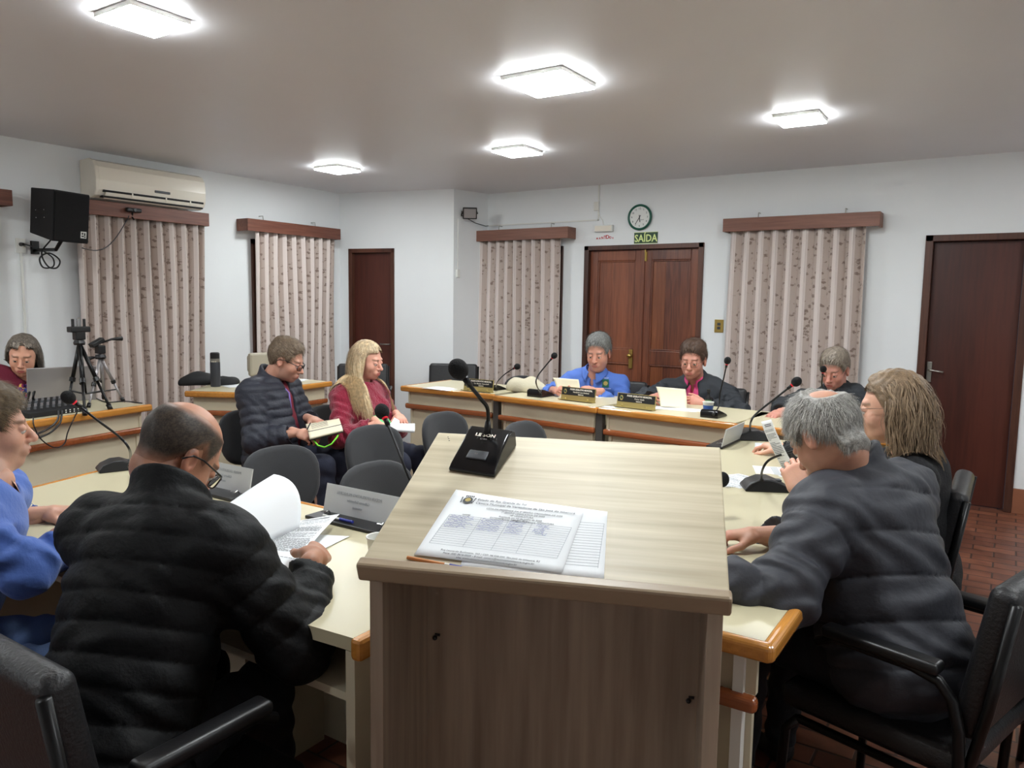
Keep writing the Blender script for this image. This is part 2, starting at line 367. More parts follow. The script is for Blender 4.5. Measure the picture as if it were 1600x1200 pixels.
# windows (frames behind the curtains)
def window_x(n,x0,x1):
    o=thing('window_%d'%n,None,None); o['kind']='structure'; y=YB
    k=MB(); 
    for a,b in((x0,x0+.05),(x1-.05,x1)): k.box2((a,y-.03,.75),(b,y,2.16))
    k.box2((x0,y-.03,2.11),(x1,y,2.16)); k.box2((x0,y-.03,.75),(x1,y,.8)); k.box2(((x0+x1)/2-.02,y-.025,.8),((x0+x1)/2+.02,y,2.11))
    k.build('window_frame',M['frame'],o)
    MB().box2((x0+.05,y-.012,.8),(x1-.05,y-.006,2.11)).build('window_pane',M['darkgrey'],o)
def window_y(n,y0,y1):
    o=thing('window_%d'%n,None,None); o['kind']='structure'; x=XL
    k=MB()
    for a,b in((y0,y0+.05),(y1-.05,y1)): k.box2((x,a,.7),(x+.03,b,2.16))
    k.box2((x,y0,2.11),(x+.03,y1,2.16)); k.box2((x,y0,.7),(x+.03,y1,.75)); k.box2((x,(y0+y1)/2-.02,.75),(x+.025,(y0+y1)/2+.02,2.11))
    k.build('window_frame',M['frame'],o)
    MB().box2((x+.006,y0+.05,.75),(x+.012,y1-.05,2.11)).build('window_pane',M['darkgrey'],o)
window_x(3,-4.88,-3.95); window_x(4,-2.12,-1.09); window_y(1,3.32,4.32); window_y(2,4.97,5.93); window_y(5,1.6,2.6)

# curtain pelmets and curtains
def pelmet_y(y0,y1,label):
    o=thing('curtain_pelmet',label,'pelmet',(XL,(y0+y1)/2,2.28),0,'wooden curtain pelmets')
    MB().box2((XL+.15,y0,2.225),(XL+.17,y1,2.34)).box2((XL,y0,2.225),(XL+.15,y0+.02,2.34)).box2((XL,y1-.02,2.225),(XL+.15,y1,2.34)).build('board',M['pelmet'],o,world=True,bevel=.003)
    for f in(.22,.78):
        yy=y0+(y1-y0)*f; MB().tube([(XL+.001,yy,2.39),(XL+.06,yy,2.39),(XL+.07,yy,2.33)],.004,6).build('bracket',M['steel'],o,world=True)
def pelmet_x(x0,x1,label):
    o=thing('curtain_pelmet',label,'pelmet',((x0+x1)/2,YB,2.28),0,'wooden curtain pelmets')
    MB().box2((x0,YB-.17,2.225),(x1,YB-.15,2.34)).box2((x0,YB-.15,2.225),(x0+.02,YB,2.34)).box2((x1-.02,YB-.15,2.225),(x1,YB,2.34)).build('board',M['pelmetx'],o,world=True,bevel=.003)
    for f in(.22,.78):
        xx=x0+(x1-x0)*f; MB().tube([(xx,YB-.001,2.39),(xx,YB-.06,2.39),(xx,YB-.07,2.33)],.004,6).build('bracket',M['steel'],o,world=True)
pelmet_y(1.4,2.75,'brown wooden pelmet end at the left edge of the photo, left of the loudspeaker')
pelmet_y(3.26,4.39,'brown wooden pelmet under the air conditioner')
pelmet_y(4.81,6.02,'brown wooden pelmet left of the narrow door, above the curtain there')
pelmet_x(-4.98,-3.81,'brown wooden pelmet left of the double door')
pelmet_x(-2.23,-.95,'wide brown wooden pelmet between the double door and the single door')
def curtain(kind,a,b,n,label,seed,ztop=2.24,zbot=.12):
    r=random.Random(seed); ph=[r.uniform(-.25,.25) for _ in range(n+2)]; amp=[r.uniform(.75,1.2) for _ in range(n+2)]
    k=MB(); nu=n*14; nv=26; uvs=[]
    def fn(u,v):
        s=u*n; i=int(min(s,n-1e-6)); f=s-i
        A=.035*(amp[i]*(1-f)+amp[i+1]*f)*(1-.25*v)
        y=A*math.sin(2*math.pi*(f+.04)+ph[i]*v)+.010*math.sin(7*u+5*v+seed)
        wx=(u+.28*math.sin(4*math.pi*f)/n/4+.010*math.sin(3*v+seed+9*u)*v)*(b-a)+a
        wx+= (.02*v*math.sin(seed))*(1-2*u)
        z=ztop+(zbot-ztop)*v
        uvs.append((s,z))
        return (XL+.105+y,wx,z) if kind=='y' else (wx,YB-.105-y,z)
    k.grid(fn,nu,nv)
    o=k.build('curtain',M['curtain'],None,smooth=True,uv=uvs,solid=.003); return setp(o,label,'curtain','floral striped curtains')
curtain('y',3.22,4.37,10,'floral striped curtain under the air conditioner',1)
curtain('y',4.93,5.98,9,'floral striped curtain left of the narrow door, behind the man with the notebook',2)
curtain('y',1.5,2.62,10,'sliver of floral striped curtain at the left edge of the photo behind the operator',3)
curtain('x',-4.95,-3.93,9,'floral striped curtain left of the double door',4)
curtain('x',-2.17,-1.06,9,'floral striped curtain between the double door and the single door',5)

# ceiling panels
def panel(x,y,s,label=None):
    o=thing('ceiling_light',label,'ceiling light',(x,y,ROOM_H),0,'square led panels on the ceiling')
    h=s/2; k=MB().box2((-h,-h,-.022),(h,h,-.0005)); k.build('housing',M['white'],o,bevel=.003)
    MB().box2((-h+.004,-h+.004,-.031),(h-.004,h-.004,-.0225)).build('diffuser',M['lamp'],o)
labs={0:'lit square ceiling panel nearest the camera, above the loudspeaker side',1:'largest lit square ceiling panel, top centre of the photo',2:'lit ceiling panel above the narrow door and left curtains',3:'lit ceiling panel above the short wall return, left of the clock',4:'lit ceiling panel at the right, above the wide curtain'}
for i,(x,y) in enumerate(PANELS):
    s={0:.27,1:.37,2:.29,3:.29,4:.27}.get(i,.3)
    if i in labs: panel(x,y,s,labs[i])
for i in range(5,len(PANELS)): panel(PANELS[i][0],PANELS[i][1],.3,'lit square ceiling panel outside the photo')  # added panels out of view that help light the room
# ---------------------------------------------------------------- wall fittings
o=thing('air_conditioner','white split air conditioner high on the left wall above a pelmet','air conditioner',(XL,3.83,2.36))
prof=[(0,0),(0,.3),(.13,.305),(.19,.285),(.222,.24),(.232,.14),(.225,.06),(.2,.02),(.15,0)]
def extr_y(mb,prof,y0,y1):
    n=len(prof); mb.add([(p[0],y0,p[1]) for p in prof]+[(p[0],y1,p[1]) for p in prof],[tuple(range(n)),tuple(range(2*n-1,n-1,-1))]+[(i,n+i,n+(i+1)%n,(i+1)%n) for i in range(n)]); return mb
extr_y(MB(),prof,-.47,.49).build('body',M['offwhite'],o,bevel=.006,smooth=False)
extr_y(MB(),[(p[0]*1.03+.001,p[1]*1.02-.003) for p in prof],-.5,-.468).build('end_cap',M['offwhite'],o,bevel=.008)
extr_y(MB(),[(.236,.05),(.228,.02),(.195,-.004),(.19,.0),(.222,.03),(.23,.055)],-.42,.46).build('louvre',M['offwhite'],o)
MB().box2((.2,-.44,.045),(.236,.46,.062)).box2((.17,-.44,.004),(.224,.46,.018)).build('air_outlet',M['blackmat'],o)
MB().box2((.22,.0,.092),(.2365,.14,.112)).build('display',M['darkgrey'],o,bevel=.004)
lg=MB(); 
for k in (-.2,.1,.33): lg.box2((.2,k-.006,.03),(.238,k+.006,.06))
lg.build('louvre_clip',M['offwhite'],o)

o=thing('loudspeaker','black loudspeaker hanging on a wall bracket beside the air conditioner','loudspeaker',Wd(86,340,5.55),math.radians(14))
TL=Matrix.Rotation(math.radians(6),4,'Y')
k=MB(); k.add([TL@Vector(v) for v in [(.0,-.02,-.17),(.0,.29,-.17),(-.26,.26,-.13),(-.26,.01,-.13),(0,-.02,.20),(0,.29,.20),(-.26,.26,.20),(-.26,.01,.20)]],[(3,2,1,0),(4,5,6,7),(0,1,5,4),(1,2,6,5),(2,3,7,6),(3,0,4,7)])
k.build('cabinet',M['blackmat'],o,bevel=.006)
MB().box((.006,.135,.015),(.01,.29,.35),M=TL).build('front_grille',M['foam'],o,bevel=.003)
lg=MB().box((.012,.235,-.105),(.003,.05,.05),M=TL); lg.build('maker_badge',M['white'],o)
lg=MB(); 
for a,b,c,d in((.224,-.095,.012,.014),(.244,-.1,.01,.022),(.226,-.115,.018,.01),(.246,-.12,.01,.01)): lg.box((.0142,a,b),(.002,c,d),M=TL)
lg.build('badge_symbol',M['black'],o)
MB().box((-.13,-.006+.0,.03),(.09,.008,.03),M=TL).build('side_handle',M['black'],o)
k=MB()
for a in(-.17,-.09):
    for b in(.0,.055): k.sphere((a,-.012,b+.003),.004,8,6)
k.build('handle_screws',M['chrome'],o)
MB().tube([(-.1,.13,-.15),(-.16,.13,-.22),(-.42,.17,-.22)],.014).box((-.425,.17,-.2),(.02,.06,.10)).build('wall_bracket',M['tube'],o)
o=thing('power_socket','small white wall socket with black plug below the loudspeaker','socket',(XL,2.86,1.95))
MB().box2((0,-.035,-.055),(.012,.035,.055)).build('plate',M['white'],o,bevel=.003)
MB().tube([(.012,0,.01),(.05,0,.01)],[.016,.011],8).build('plug',M['black'],o)
setp(MB().box2((XL,2.86-.008,0.2),(XL+.014,2.86+.008,1.9)).build('cable_trunking',M['white'],None,bevel=.002),'thin white vertical cable trunking on the left wall under the socket','cable trunking')
o=thing('webcam','small black webcam perched on the pelmet under the air conditioner','webcam',(XL+.19,3.66,2.29))
MB().box((0,0,.0),(.04,.13,.035)).build('camera_body',M['black'],o,bevel=.01)
MB().tube([(.02,0,0),(.028,0,0)],.014,14).build('lens',M['blackgloss'],o)
MB().tube([(-.01,0,-.01),(-.03,.0,-.05),(.0,.0,-.075)],.008).build('clip',M['black'],o)
cb=[]
for i in range(15):
    t=i/14; cb.append((XL+.19+.2*t,3.62-.50*t,2.24-.30*t-.12*math.sin(math.pi*t)))
setp(MB().tube(cb,.004,6).build('webcam_cable',M['darkgrey'],None,smooth=True),'thin cable sagging from the webcam to the loudspeaker','cable')

RT=(Vector((-4.91,6.99))-Vector((-5.01,6.49))).normalized(); RN=Vector((RT.y,-RT.x))
def PR(s,off,z): q=Vector((-5.01,6.49))+RT*s+RN*off; return (q.x,q.y,z)
o=thing('floodlight','small black floodlight on the short wall return above a white plug','floodlight',PR(.1,0,2.5))
Mr=Matrix.Translation(Vector(PR(.12,.12,2.50)))@Matrix.Rotation(math.radians(38),4,'Z')@Matrix.Rotation(math.radians(18),4,'X')
MB().box((0,0,0),(.15,.03,.12),M=Mr).build('housing',M['black'],o,world=True,bevel=.006)
MB().box((0,-.017,0),(.125,.004,.095),M=Mr).build('front_glass',M['silver'],o,world=True)
MB().tube([Mr@Vector((-.08,.0,0)),Mr@Vector((-.08,.07,0)),PR(.09,.02,2.48),PR(.12,.0,2.48)],.007).tube([Mr@Vector((.08,.0,0)),Mr@Vector((.08,.07,0)),PR(.09,.02,2.52)],.007).build('bracket',M['tube'],o,world=True)
o=thing('inline_switch','white plug box hanging on a cord below the floodlight','switch',PR(.05,.012,1.87))
MB().box(PR(.05,.014,1.87),(.026,.04,.085),rot=math.atan2(RT.y,RT.x)-math.pi/2).build('plug_box',M['white'],o,world=True,bevel=.004)
MB().tube([PR(.05,.01,1.91),PR(.05,.01,2.44)],.004,6).build('cord',M['white'],o,world=True)

o=thing('wall_clock','round wall clock with dark green rim above the exit sign','clock',(-3.10,YB,2.41))
CF=Matrix.Translation((-3.10,YB,2.41))@Matrix.Rotation(math.radians(90),4,'X')
MB().lathe([(.0,.0),(.118,.0),(.125,.012),(.125,.028),(.117,.038),(.108,.036),(.104,.022),(.0,.022)],M=CF,seg=48).build('rim',M['clockgreen'],o,world=True,smooth=True)
MB().lathe([(0,.0225),(.103,.0225),(.103,.0245),(0,.0245)],M=CF,seg=48).build('dial',M['clockface'],o,world=True)
for i in range(12):
    a=math.radians(90-30*(i+1)); T=CF@Matrix.Translation((.082*math.cos(a),.082*math.sin(a),.0255)); text_mesh('numeral',str(i+1),.026,M['black'],T,o)
def hand(nm,ang,L,wd):
    a=math.radians(90-ang); T=CF@Matrix.Translation((0,0,.028))@Matrix.Rotation(a,4,'Z'); MB().box((L/2-.012,0,0),(L+.02,wd,.002),M=T).build(nm,M['black'],o,world=True)
hand('hour_hand',172,.05,.007); hand('minute_hand',213,.078,.005)
text_mesh('dial_lettering','quartz',.014,M['ink'],CF@Matrix.Translation((.028,-.024,.0255)),o)
setp(text_mesh('exit_tmp','',.01,M['black'],Matrix.Identity(4)) if False else MB().box2((-3.16,YB-.004,2.157),(-2.915,YB,2.268)).build('exit_sign',M['signgreen'],None),'dark green exit sign reading SAÍDA above the double door','sign')
es=bpy.data.objects['exit_sign']
WB=lambda x,z,off=.005: Matrix(((1,0,0,x),(0,0,-1,YB-off),(0,1,0,z),(0,0,0,1)))
text_mesh('sign_lettering','SAÍDA',.098,M['signtext'],WB(-3.037,2.206),es,sx=.86,bold=.002)
MB().box2((-3.16,YB-.0055,2.157),(-2.915,YB-.004,2.161)).box2((-3.16,YB-.0055,2.264),(-2.915,YB-.004,2.268)).build('sign_border',M['signtext'],es)
o=thing('emergency_lamp','white rectangular emergency lamp left of the clock','lamp',(-3.48,YB,2.32))
MB().box2((-3.58,YB-.045,2.285),(-3.38,YB,2.35)).build('housing',M['white'],o,world=True,bevel=.006)
MB().box2((-3.57,YB-.048,2.293),(-3.39,YB-.045,2.342)).build('lens_cover',M['offwhite'],o,world=True)
o=thing('lettered_wall_sticker','small red arched lettering stuck under the emergency lamp','sticker',(-3.48,YB,2.24))
for i,(ch,s_) in enumerate(zip('MANTDOS',(.022,.026,.034,.044,.052,.034,.022))):
    text_mesh('letter',ch,s_,M['red'],WB(-3.565+i*.029,2.215+s_*.36,.002),o,sx=1.0,bold=.0012)
o=thing('conduit','thin white cable run from the ceiling to the floodlight over the left pelmet','conduit',(-3.555,YB,2.6))
MB().box2((-3.562,YB-.012,2.40),(-3.548,YB,2.75)).box2((-4.9,YB-.012,2.40),(-3.548,YB,2.412)).build('trunking',M['white'],o,world=True)
MB().box2((-3.60,YB-.03,2.50),(-3.545,YB,2.585)).build('junction_box',M['white'],o,world=True,bevel=.004)
MB().tube([(-3.555,YB-.012,2.5),(-3.53,YB-.02,2.44),(-3.50,YB-.02,2.40),(-3.49,YB-.02,2.35)],.004,6).build('cord',M['white'],o,world=True)
MB().tube([(-4.9,YB-.01,2.405),PR(.45,.01,2.40),PR(.3,.01,2.42),PR(.15,.03,2.46)],.004,6).build('floodlight_cord',M['darkgrey'],o,world=True)
o=thing('light_switch','brass double light switch right of the double door','switch',(-2.28,YB,1.38))
MB().box2((-2.322,YB-.006,1.32),(-2.238,YB,1.44)).build('plate',M['brass'],o,world=True,bevel=.002)
MB().box2((-2.295,YB-.011,1.385),(-2.265,YB-.006,1.41)).box2((-2.295,YB-.011,1.35),(-2.265,YB-.006,1.375)).build('rocker',M['darkgrey'],o,world=True,bevel=.002)

# ---------------------------------------------------------------- desks
HB,HR,HO=.88,.82,.88
def desk(name,label,poly,h,rims,panels,mrim='rim',group=None,apron=.135,post=None,lower=True):
    """poly: corners of the top; rims / panels: edges that carry a wooden trim / a closed front"""
    cx=sum(p[0] for p in poly)/len(poly); cy=sum(p[1] for p in poly)/len(poly)
    o=thing(name,label,'desk',(cx,cy,0),0,group); n=len(poly)
    MB().prism(poly,h-.032,h).build('tabletop',M['cream'],o,world=True)
    ed=MB(); lo=MB(); ap=MB(); fp=MB()
    for i in range(n):
        a=Vector(poly[i]); b=Vector(poly[(i+1)%n]); d=(b-a).normalized(); q=Vector((d.y,-d.x)); c=Vector((cx,cy))
        if (c-a).dot(q)>0: q=-q
        L=(b-a).length; ang=math.atan2(d.y,d.x)
        if i in rims:
            k=Vector(((a+b)/2)+q*.012); ed.box((k.x,k.y,h-.02),(L+.05,.034,.045),rot=ang)
            if lower and i in panels:
                k=Vector(((a+b)/2)-q*.008); lo.box((k.x,k.y,h-.162),(L-.02,.034,.04),rot=ang)
        if i in panels:
            k=(a+b)/2-q*.035; ap.box((k.x,k.y,h-.09),(L-.04,.018,.115),rot=ang)
            k=(a+b)/2-q*.05; fp.box((k.x,k.y,(h-.16)/2),(L-.06,.02,h-.16),rot=ang)
    if ed.v: ed.build('edge_trim',M[mrim],o,world=True,bevel=.014,bseg=4)
    if lo.v: lo.build('lower_rail',M['rimdark'],o,world=True,bevel=.014,bseg=4)
    if ap.v: ap.build('apron',M['beige'],o,world=True)
    if fp.v: fp.build('front_panel',M['beige'],o,world=True)
    return o
b0,b1,b2,b3,b4,b5=[Wz(x,y,HB) for x,y in((632,603),(771,616),(777,618),(931,636),(941,637),(1148,661))]
def quad(a,b,dep): d=(b-a).normalized(); q=Vector((-d.y,d.x,0))*dep; return [tuple(p)[:2] for p in (a,b,b+q,a+q)]
desk('back_desk','left module of the long back desk, empty, below the curtain left of the double door',quad(b0,b1,.62),HB,[0,3],[0,3,1],group='back desk modules')
desk('back_desk','middle module of the long back desk, in front of the man in the blue shirt',quad(b2,b3,.62),HB,[0],[0,1,3],group='back desk modules')
desk('back_desk','right module of the long back desk, in front of the man in pink and black',quad(b4,b5,.62),HB,[0],[0,1,3],group='back desk modules')
for a,b,lb in((b1,b2,'dark post joining the left and middle modules of the back desk'),(b3,b4,'dark post joining the middle and right modules of the back desk')):
    c=(a+b)/2; o=thing('desk_post',lb,'post',(c.x,c.y,0)); MB().box((0,.03,(HB-.045)/2),(.05,.05,HB-.045)).build('post_body',M['post'],o,bevel=.005)
cq0=Vector((b5.x+.035,b5.y-.03,0)); cq1=Wz(1425,687,HB); cq1.z=0
desk('corner_desk','corner desk behind the right table, before the man with a microphone at his face',quad(cq0,cq1,.62),HB,[0],[0],lower=False)
RX0,RX1,RY0=-1.29,-.42,1.70
def _cy(x): return cq0.y+(cq1.y-cq0.y)*(x-cq0.x)/(cq1.x-cq0.x)-.05
RY1=_cy(RX0)
rt=desk('side_table','long cream right-hand table with varnished rim where the man in the grey puffer jacket sits',[(RX0,RY1),(RX0,RY0),(RX1,RY0),(RX1,_cy(RX1))],HR,[0,1,2],[0,1],mrim='rimy')
MB().box2((RX1-.07,RY0+.008,.0),(RX1-.045,RY0+.045,HR-.05)).build('panel_edge',M['white'],rt,world=True)
FY1=Wz(485,790,HR).y; FY0=1.18; fx=-1.185
ft=desk('front_table','long cream front table with varnished rim where the man in the black puffer jacket sits',[(fx,FY1),(-3.31,FY1),(-3.08,1.05),(-2.85,FY0-.12),(fx,FY0)],HR,[0,1],[0,1])
MB().box2((-2.9,FY0+.012,HR-.165),(fx-.03,FY1-.08,HR-.145)).build('shelf',M['beige'],ft,world=True)
MB().box2((fx-.028,FY0,0),(fx,FY1-.03,HR-.035)).build('end_panel',M['beige'],ft,world=True)
MB().box2((fx-.01,FY0-.006,HR-.052),(fx+.022,FY1,HR+.002)).build('end_trim',M['rimy'],ft,world=True,bevel=.01)
MB().box2((-2.0,FY0+.3,0),(-1.97,FY1-.08,HR-.17)).build('divider_panel',M['beige'],ft,world=True)
oA=Wz(47,657,HO); oB=Wz(229,632,HO); dO=(oB-oA).normalized(); oA2=oA-dO*1.3
desk('operator_desk','cream desk with varnished rim by the left wall carrying the mixer and tripods',quad(oA2,oB,.6),HO,[0],[0,1],mrim='rimy')
dA,dB,dC=Wz(295,611,HO),Wz(374,613,HO),Wz(513,596,HO)
d2=desk('wall_desk','cream desk between the two left curtains carrying a dark thermos flask',[tuple(dA)[:2],tuple(dB)[:2],tuple(dC)[:2],(dC.x-.6,dC.y+.02),(dA.x-.25,dA.y+.35)],HO,[0,1],[0,1,4],mrim='rimy')

# ---------------------------------------------------------------- lectern
LW,LD,LT,LH,LZ=.70,.517,math.radians(19.9),math.radians(20.85),1.064
lec=thing('lectern','pale wood-grain lectern in the foreground with sloping top and open back','lectern',(-1.041,1.058,0),LH)
LM=Matrix.Translation((-1.041,1.058,0))@Matrix.Rotation(LH,4,'Z')
SL=Matrix.Translation((0,0,LZ))@Matrix.Rotation(LT,4,'X')     # local slope frame: x right, y up the slope, z off the board
MB().box2((0,0,-.03),(LW,LD,0)).build('sloping_top',M['lect'],lec,bevel=.003).matrix_local=SL
MB().box2((-.004,-.022,-.033),(LW+.004,.006,.008)).build('front_lip',M['lectedge'],lec,bevel=.006).matrix_local=SL
ys=.02; yb=.385
def topz(y): return LZ-.034+math.tan(LT)*y-.004
for x0,x1,nm in((.008,.036,'l'),(LW-.036,LW-.008,'r')):
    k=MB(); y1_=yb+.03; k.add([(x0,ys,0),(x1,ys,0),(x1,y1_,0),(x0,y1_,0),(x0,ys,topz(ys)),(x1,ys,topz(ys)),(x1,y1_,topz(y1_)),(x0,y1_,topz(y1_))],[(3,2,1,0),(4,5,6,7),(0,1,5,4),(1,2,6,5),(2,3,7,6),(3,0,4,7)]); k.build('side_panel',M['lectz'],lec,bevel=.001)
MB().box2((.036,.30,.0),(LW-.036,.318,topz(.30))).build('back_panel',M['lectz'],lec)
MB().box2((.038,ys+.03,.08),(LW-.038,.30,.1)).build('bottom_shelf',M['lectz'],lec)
for x,z in((.055,.78),(LW-.055,.70)):
    MB().sphere((x,.296,z),.006,8,6).box((x+.006,.297,z+.008),(.012,.004,.005)).build('fixing_screw',M['black'],lec)
sp=MB(); sp.box((.055,.13,.0005),(.003,.002,.0006)); 
LG=LM@SL
def LP(x,y,z=0): return LG@Vector((x,y,z))
# attendance sheets
def sheet(nm,label,poly,z,curl=0):
    o=thing(nm,label,'sheet of paper',LP(*poly[0],z)); p=[Vector(q) for q in poly]
    k=MB()
    def fn(u,v):
        q=(p[0]*(1-u)+p[1]*u)*(1-v)+(p[3]*(1-u)+p[2]*u)*v
        return LP(q.x,q.y,z+curl*(math.sin(u*9+v*3)*.3+(1-v)**6*.6*u))
    k.grid(fn,16,10); k.build('page',M['paper'],o,world=True,smooth=True,solid=.0003)
    return o,p
s2,p2_=sheet('attendance_sheet','blank ruled paper sheet on the lectern, under the signed sheet at its right',[(.20,.004),(.476,.008),(.462,.222),(.19,.25)],.0012,.001)
s1,p1_=sheet('attendance_sheet','signed attendance sheet with crest lying on the lectern top',[(.10,.028),(.397,.012),(.413,.217),(.12,.262)],.0032,.0015)
def onsheet(p,z):
    # frame of a sheet: origin lower-left, x along its width, unit metres
    e=(p[1]-p[0]); ex=e.normalized(); ey=Vector((-ex.y,ex.x)); o=LP(p[0].x,p[0].y,z); return frame(o,LP(p[0].x+ex.x,p[0].y+ex.y,z)-o,LP(p[0].x+ey.x,p[0].y+ey.y,z)-o)
S1=onsheet(p1_,.0052)
Sq=Matrix(((1,.09,0,0),(0,1,0,0),(0,0,1,0),(0,0,0,1)))
S1=S1@Sq
S1=S1@Matrix.Diagonal((.98,1.05,1,1))
def tx(nm,b,s,x,y,m='ink',par=None,al='CENTER',F=None,**k): return text_mesh(nm,b,s,M[m],(F or S1)@Matrix.Translation((x,y,0)),par or s1,extrude=.0001,align=al,**k)
tx('printed_header','Estado do Rio Grande do Sul',.0095,.052,.193,al='LEFT'); tx('printed_header','Câmara Municipal de Vereadores de São José do Inhacorá',.0095,.052,.181,al='LEFT')
for i,t in enumerate(('LISTA DE PRESENÇA DA 4ª SESSÃO ORDINÁRIA DE 2025','1ª SESSÃO LEGISLATIVA DE 2025','18ª LEGISLATURA','Realizada em 02 de junho de 2025','Local: Plenário da Câmara')): tx('printed_header',t,.0068,.168,.166-i*.0076)
for i,t in enumerate(('NOME','ENTIDADE','MUNICÍPIO','ASSINATURA')): tx('column_heading',t,.0062,(.05,.118,.17,.225)[i],.137)
for i,t in enumerate(('Rua Leonardo Buchmann, 303 | CEP: 98.958-000, São José do Inhacorá, RS','Fone: (55) 3616-0035 - E-mail: camara@saojosedoinhacora.rs.gov.br','site: www.camarasaojosedoinhacora.rs.gov.br')): tx('printed_footer',t,.0068,.15,.022-i*.0082)
rl=MB()
for i in range(15): rl.box((.148,.133-i*.0068,0),(.268,.0006,.0002))
for x in(.014,.086,.146,.198,.282): rl.box((x,.0855,0),(.0007,.0955,.0002))
r_=MB(); r_.add([S1@Vector(v) for v in rl.v],rl.f); r_.build('ruled_lines',M['inkgrey'],s1,world=True)
r_=MB(); S2=onsheet(p2_,.0022)
for i in range(17): r_.box((.22,.17-i*.0085,0),(.085,.0006,.0002),M=S2)
r_.box((.262,.1,0),(.0007,.14,.0002),M=S2); r_.build('ruled_lines',M['inkgrey'],s2,world=True)
hw=MB(); rr=random.Random(5)
def scribble(mb,F,x,y,L,h,n):
    pts=[]
    for i in range(n): pts.append(F@Vector((x+L*i/n+rr.uniform(-.001,.001),y+h*rr.uniform(-.5,.5),.0004)))
    mb.tube(pts,.0004,4,False)
for row in range(6):
    y=.1295-row*.0068
    scribble(hw,S1,.018,y,.05+rr.uniform(-.012,.012),.006,26); scribble(hw,S1,.09,y,.048,.0045,24); scribble(hw,S1,.15,y,.03+rr.uniform(0,.012),.0045,18)
    if row<5: scribble(hw,S1,.205+rr.uniform(0,.01),y,.026,.007,14)
hw.build('handwriting',M['blueink'],s1,world=True)['kind']='stuff'
def crest(F,par,s,nm='crest'):
    k=MB().lathe([(0,0),(.42*s,0),(.42*s,.0003),(0,.0003)],M=F,seg=20); k.build(nm,M['darkgrey'],par,world=True)
    k=MB().lathe([(0,.0003),(.25*s,.0003),(.25*s,.0006),(0,.0006)],M=F@Matrix.Translation((0,.05*s,0)),seg=16); k.build(nm+'_centre',M['gold'],par,world=True)
    k=MB()
    for i in range(5): k.box((-.32*s+i*.16*s,.55*s,.0003),(.09*s,.2*s,.0004),M=F)
    for sx in(-1,1):
        for i in range(4): k.box((sx*(.5+.03*i)*s,(-.3+.2*i)*s,.0003),(.1*s,.14*s,.0004),M=F)
    k.build(nm+'_crown_and_wreath',M['ink'],par,world=True)
crest(S1@Matrix.Translation((.031,.187,0)),s1,.026)
po=thing('ballpoint_pen','ballpoint pen with orange and blue ends tucked under the attendance sheet on the lectern','pen',LP(.09,.018,.005))
MB().tube([LP(.09,.017,.004),LP(.17,.006,.004)],.0036,8).build('orange_barrel',mat('orange_plastic',(206,130,70),.4),po,world=True)
MB().tube([LP(.17,.006,.004),LP(.18,.0048,.004)],.0038,8).build('white_collar',M['white'],po,world=True)
MB().tube([LP(.18,.0048,.004),LP(.205,.0015,.004)],.0038,8).build('blue_cap',M['blueink'],po,world=True)
k=MB()
for x,y in((.018,.505),(.026,.488),(.022,.497)): k.box((x+.015,y-.01,.0006),(.003,.0015,.0006))
o=k.build('scratch_marks',M['ink'],lec); o.matrix_local=SL; o['kind']='stuff'

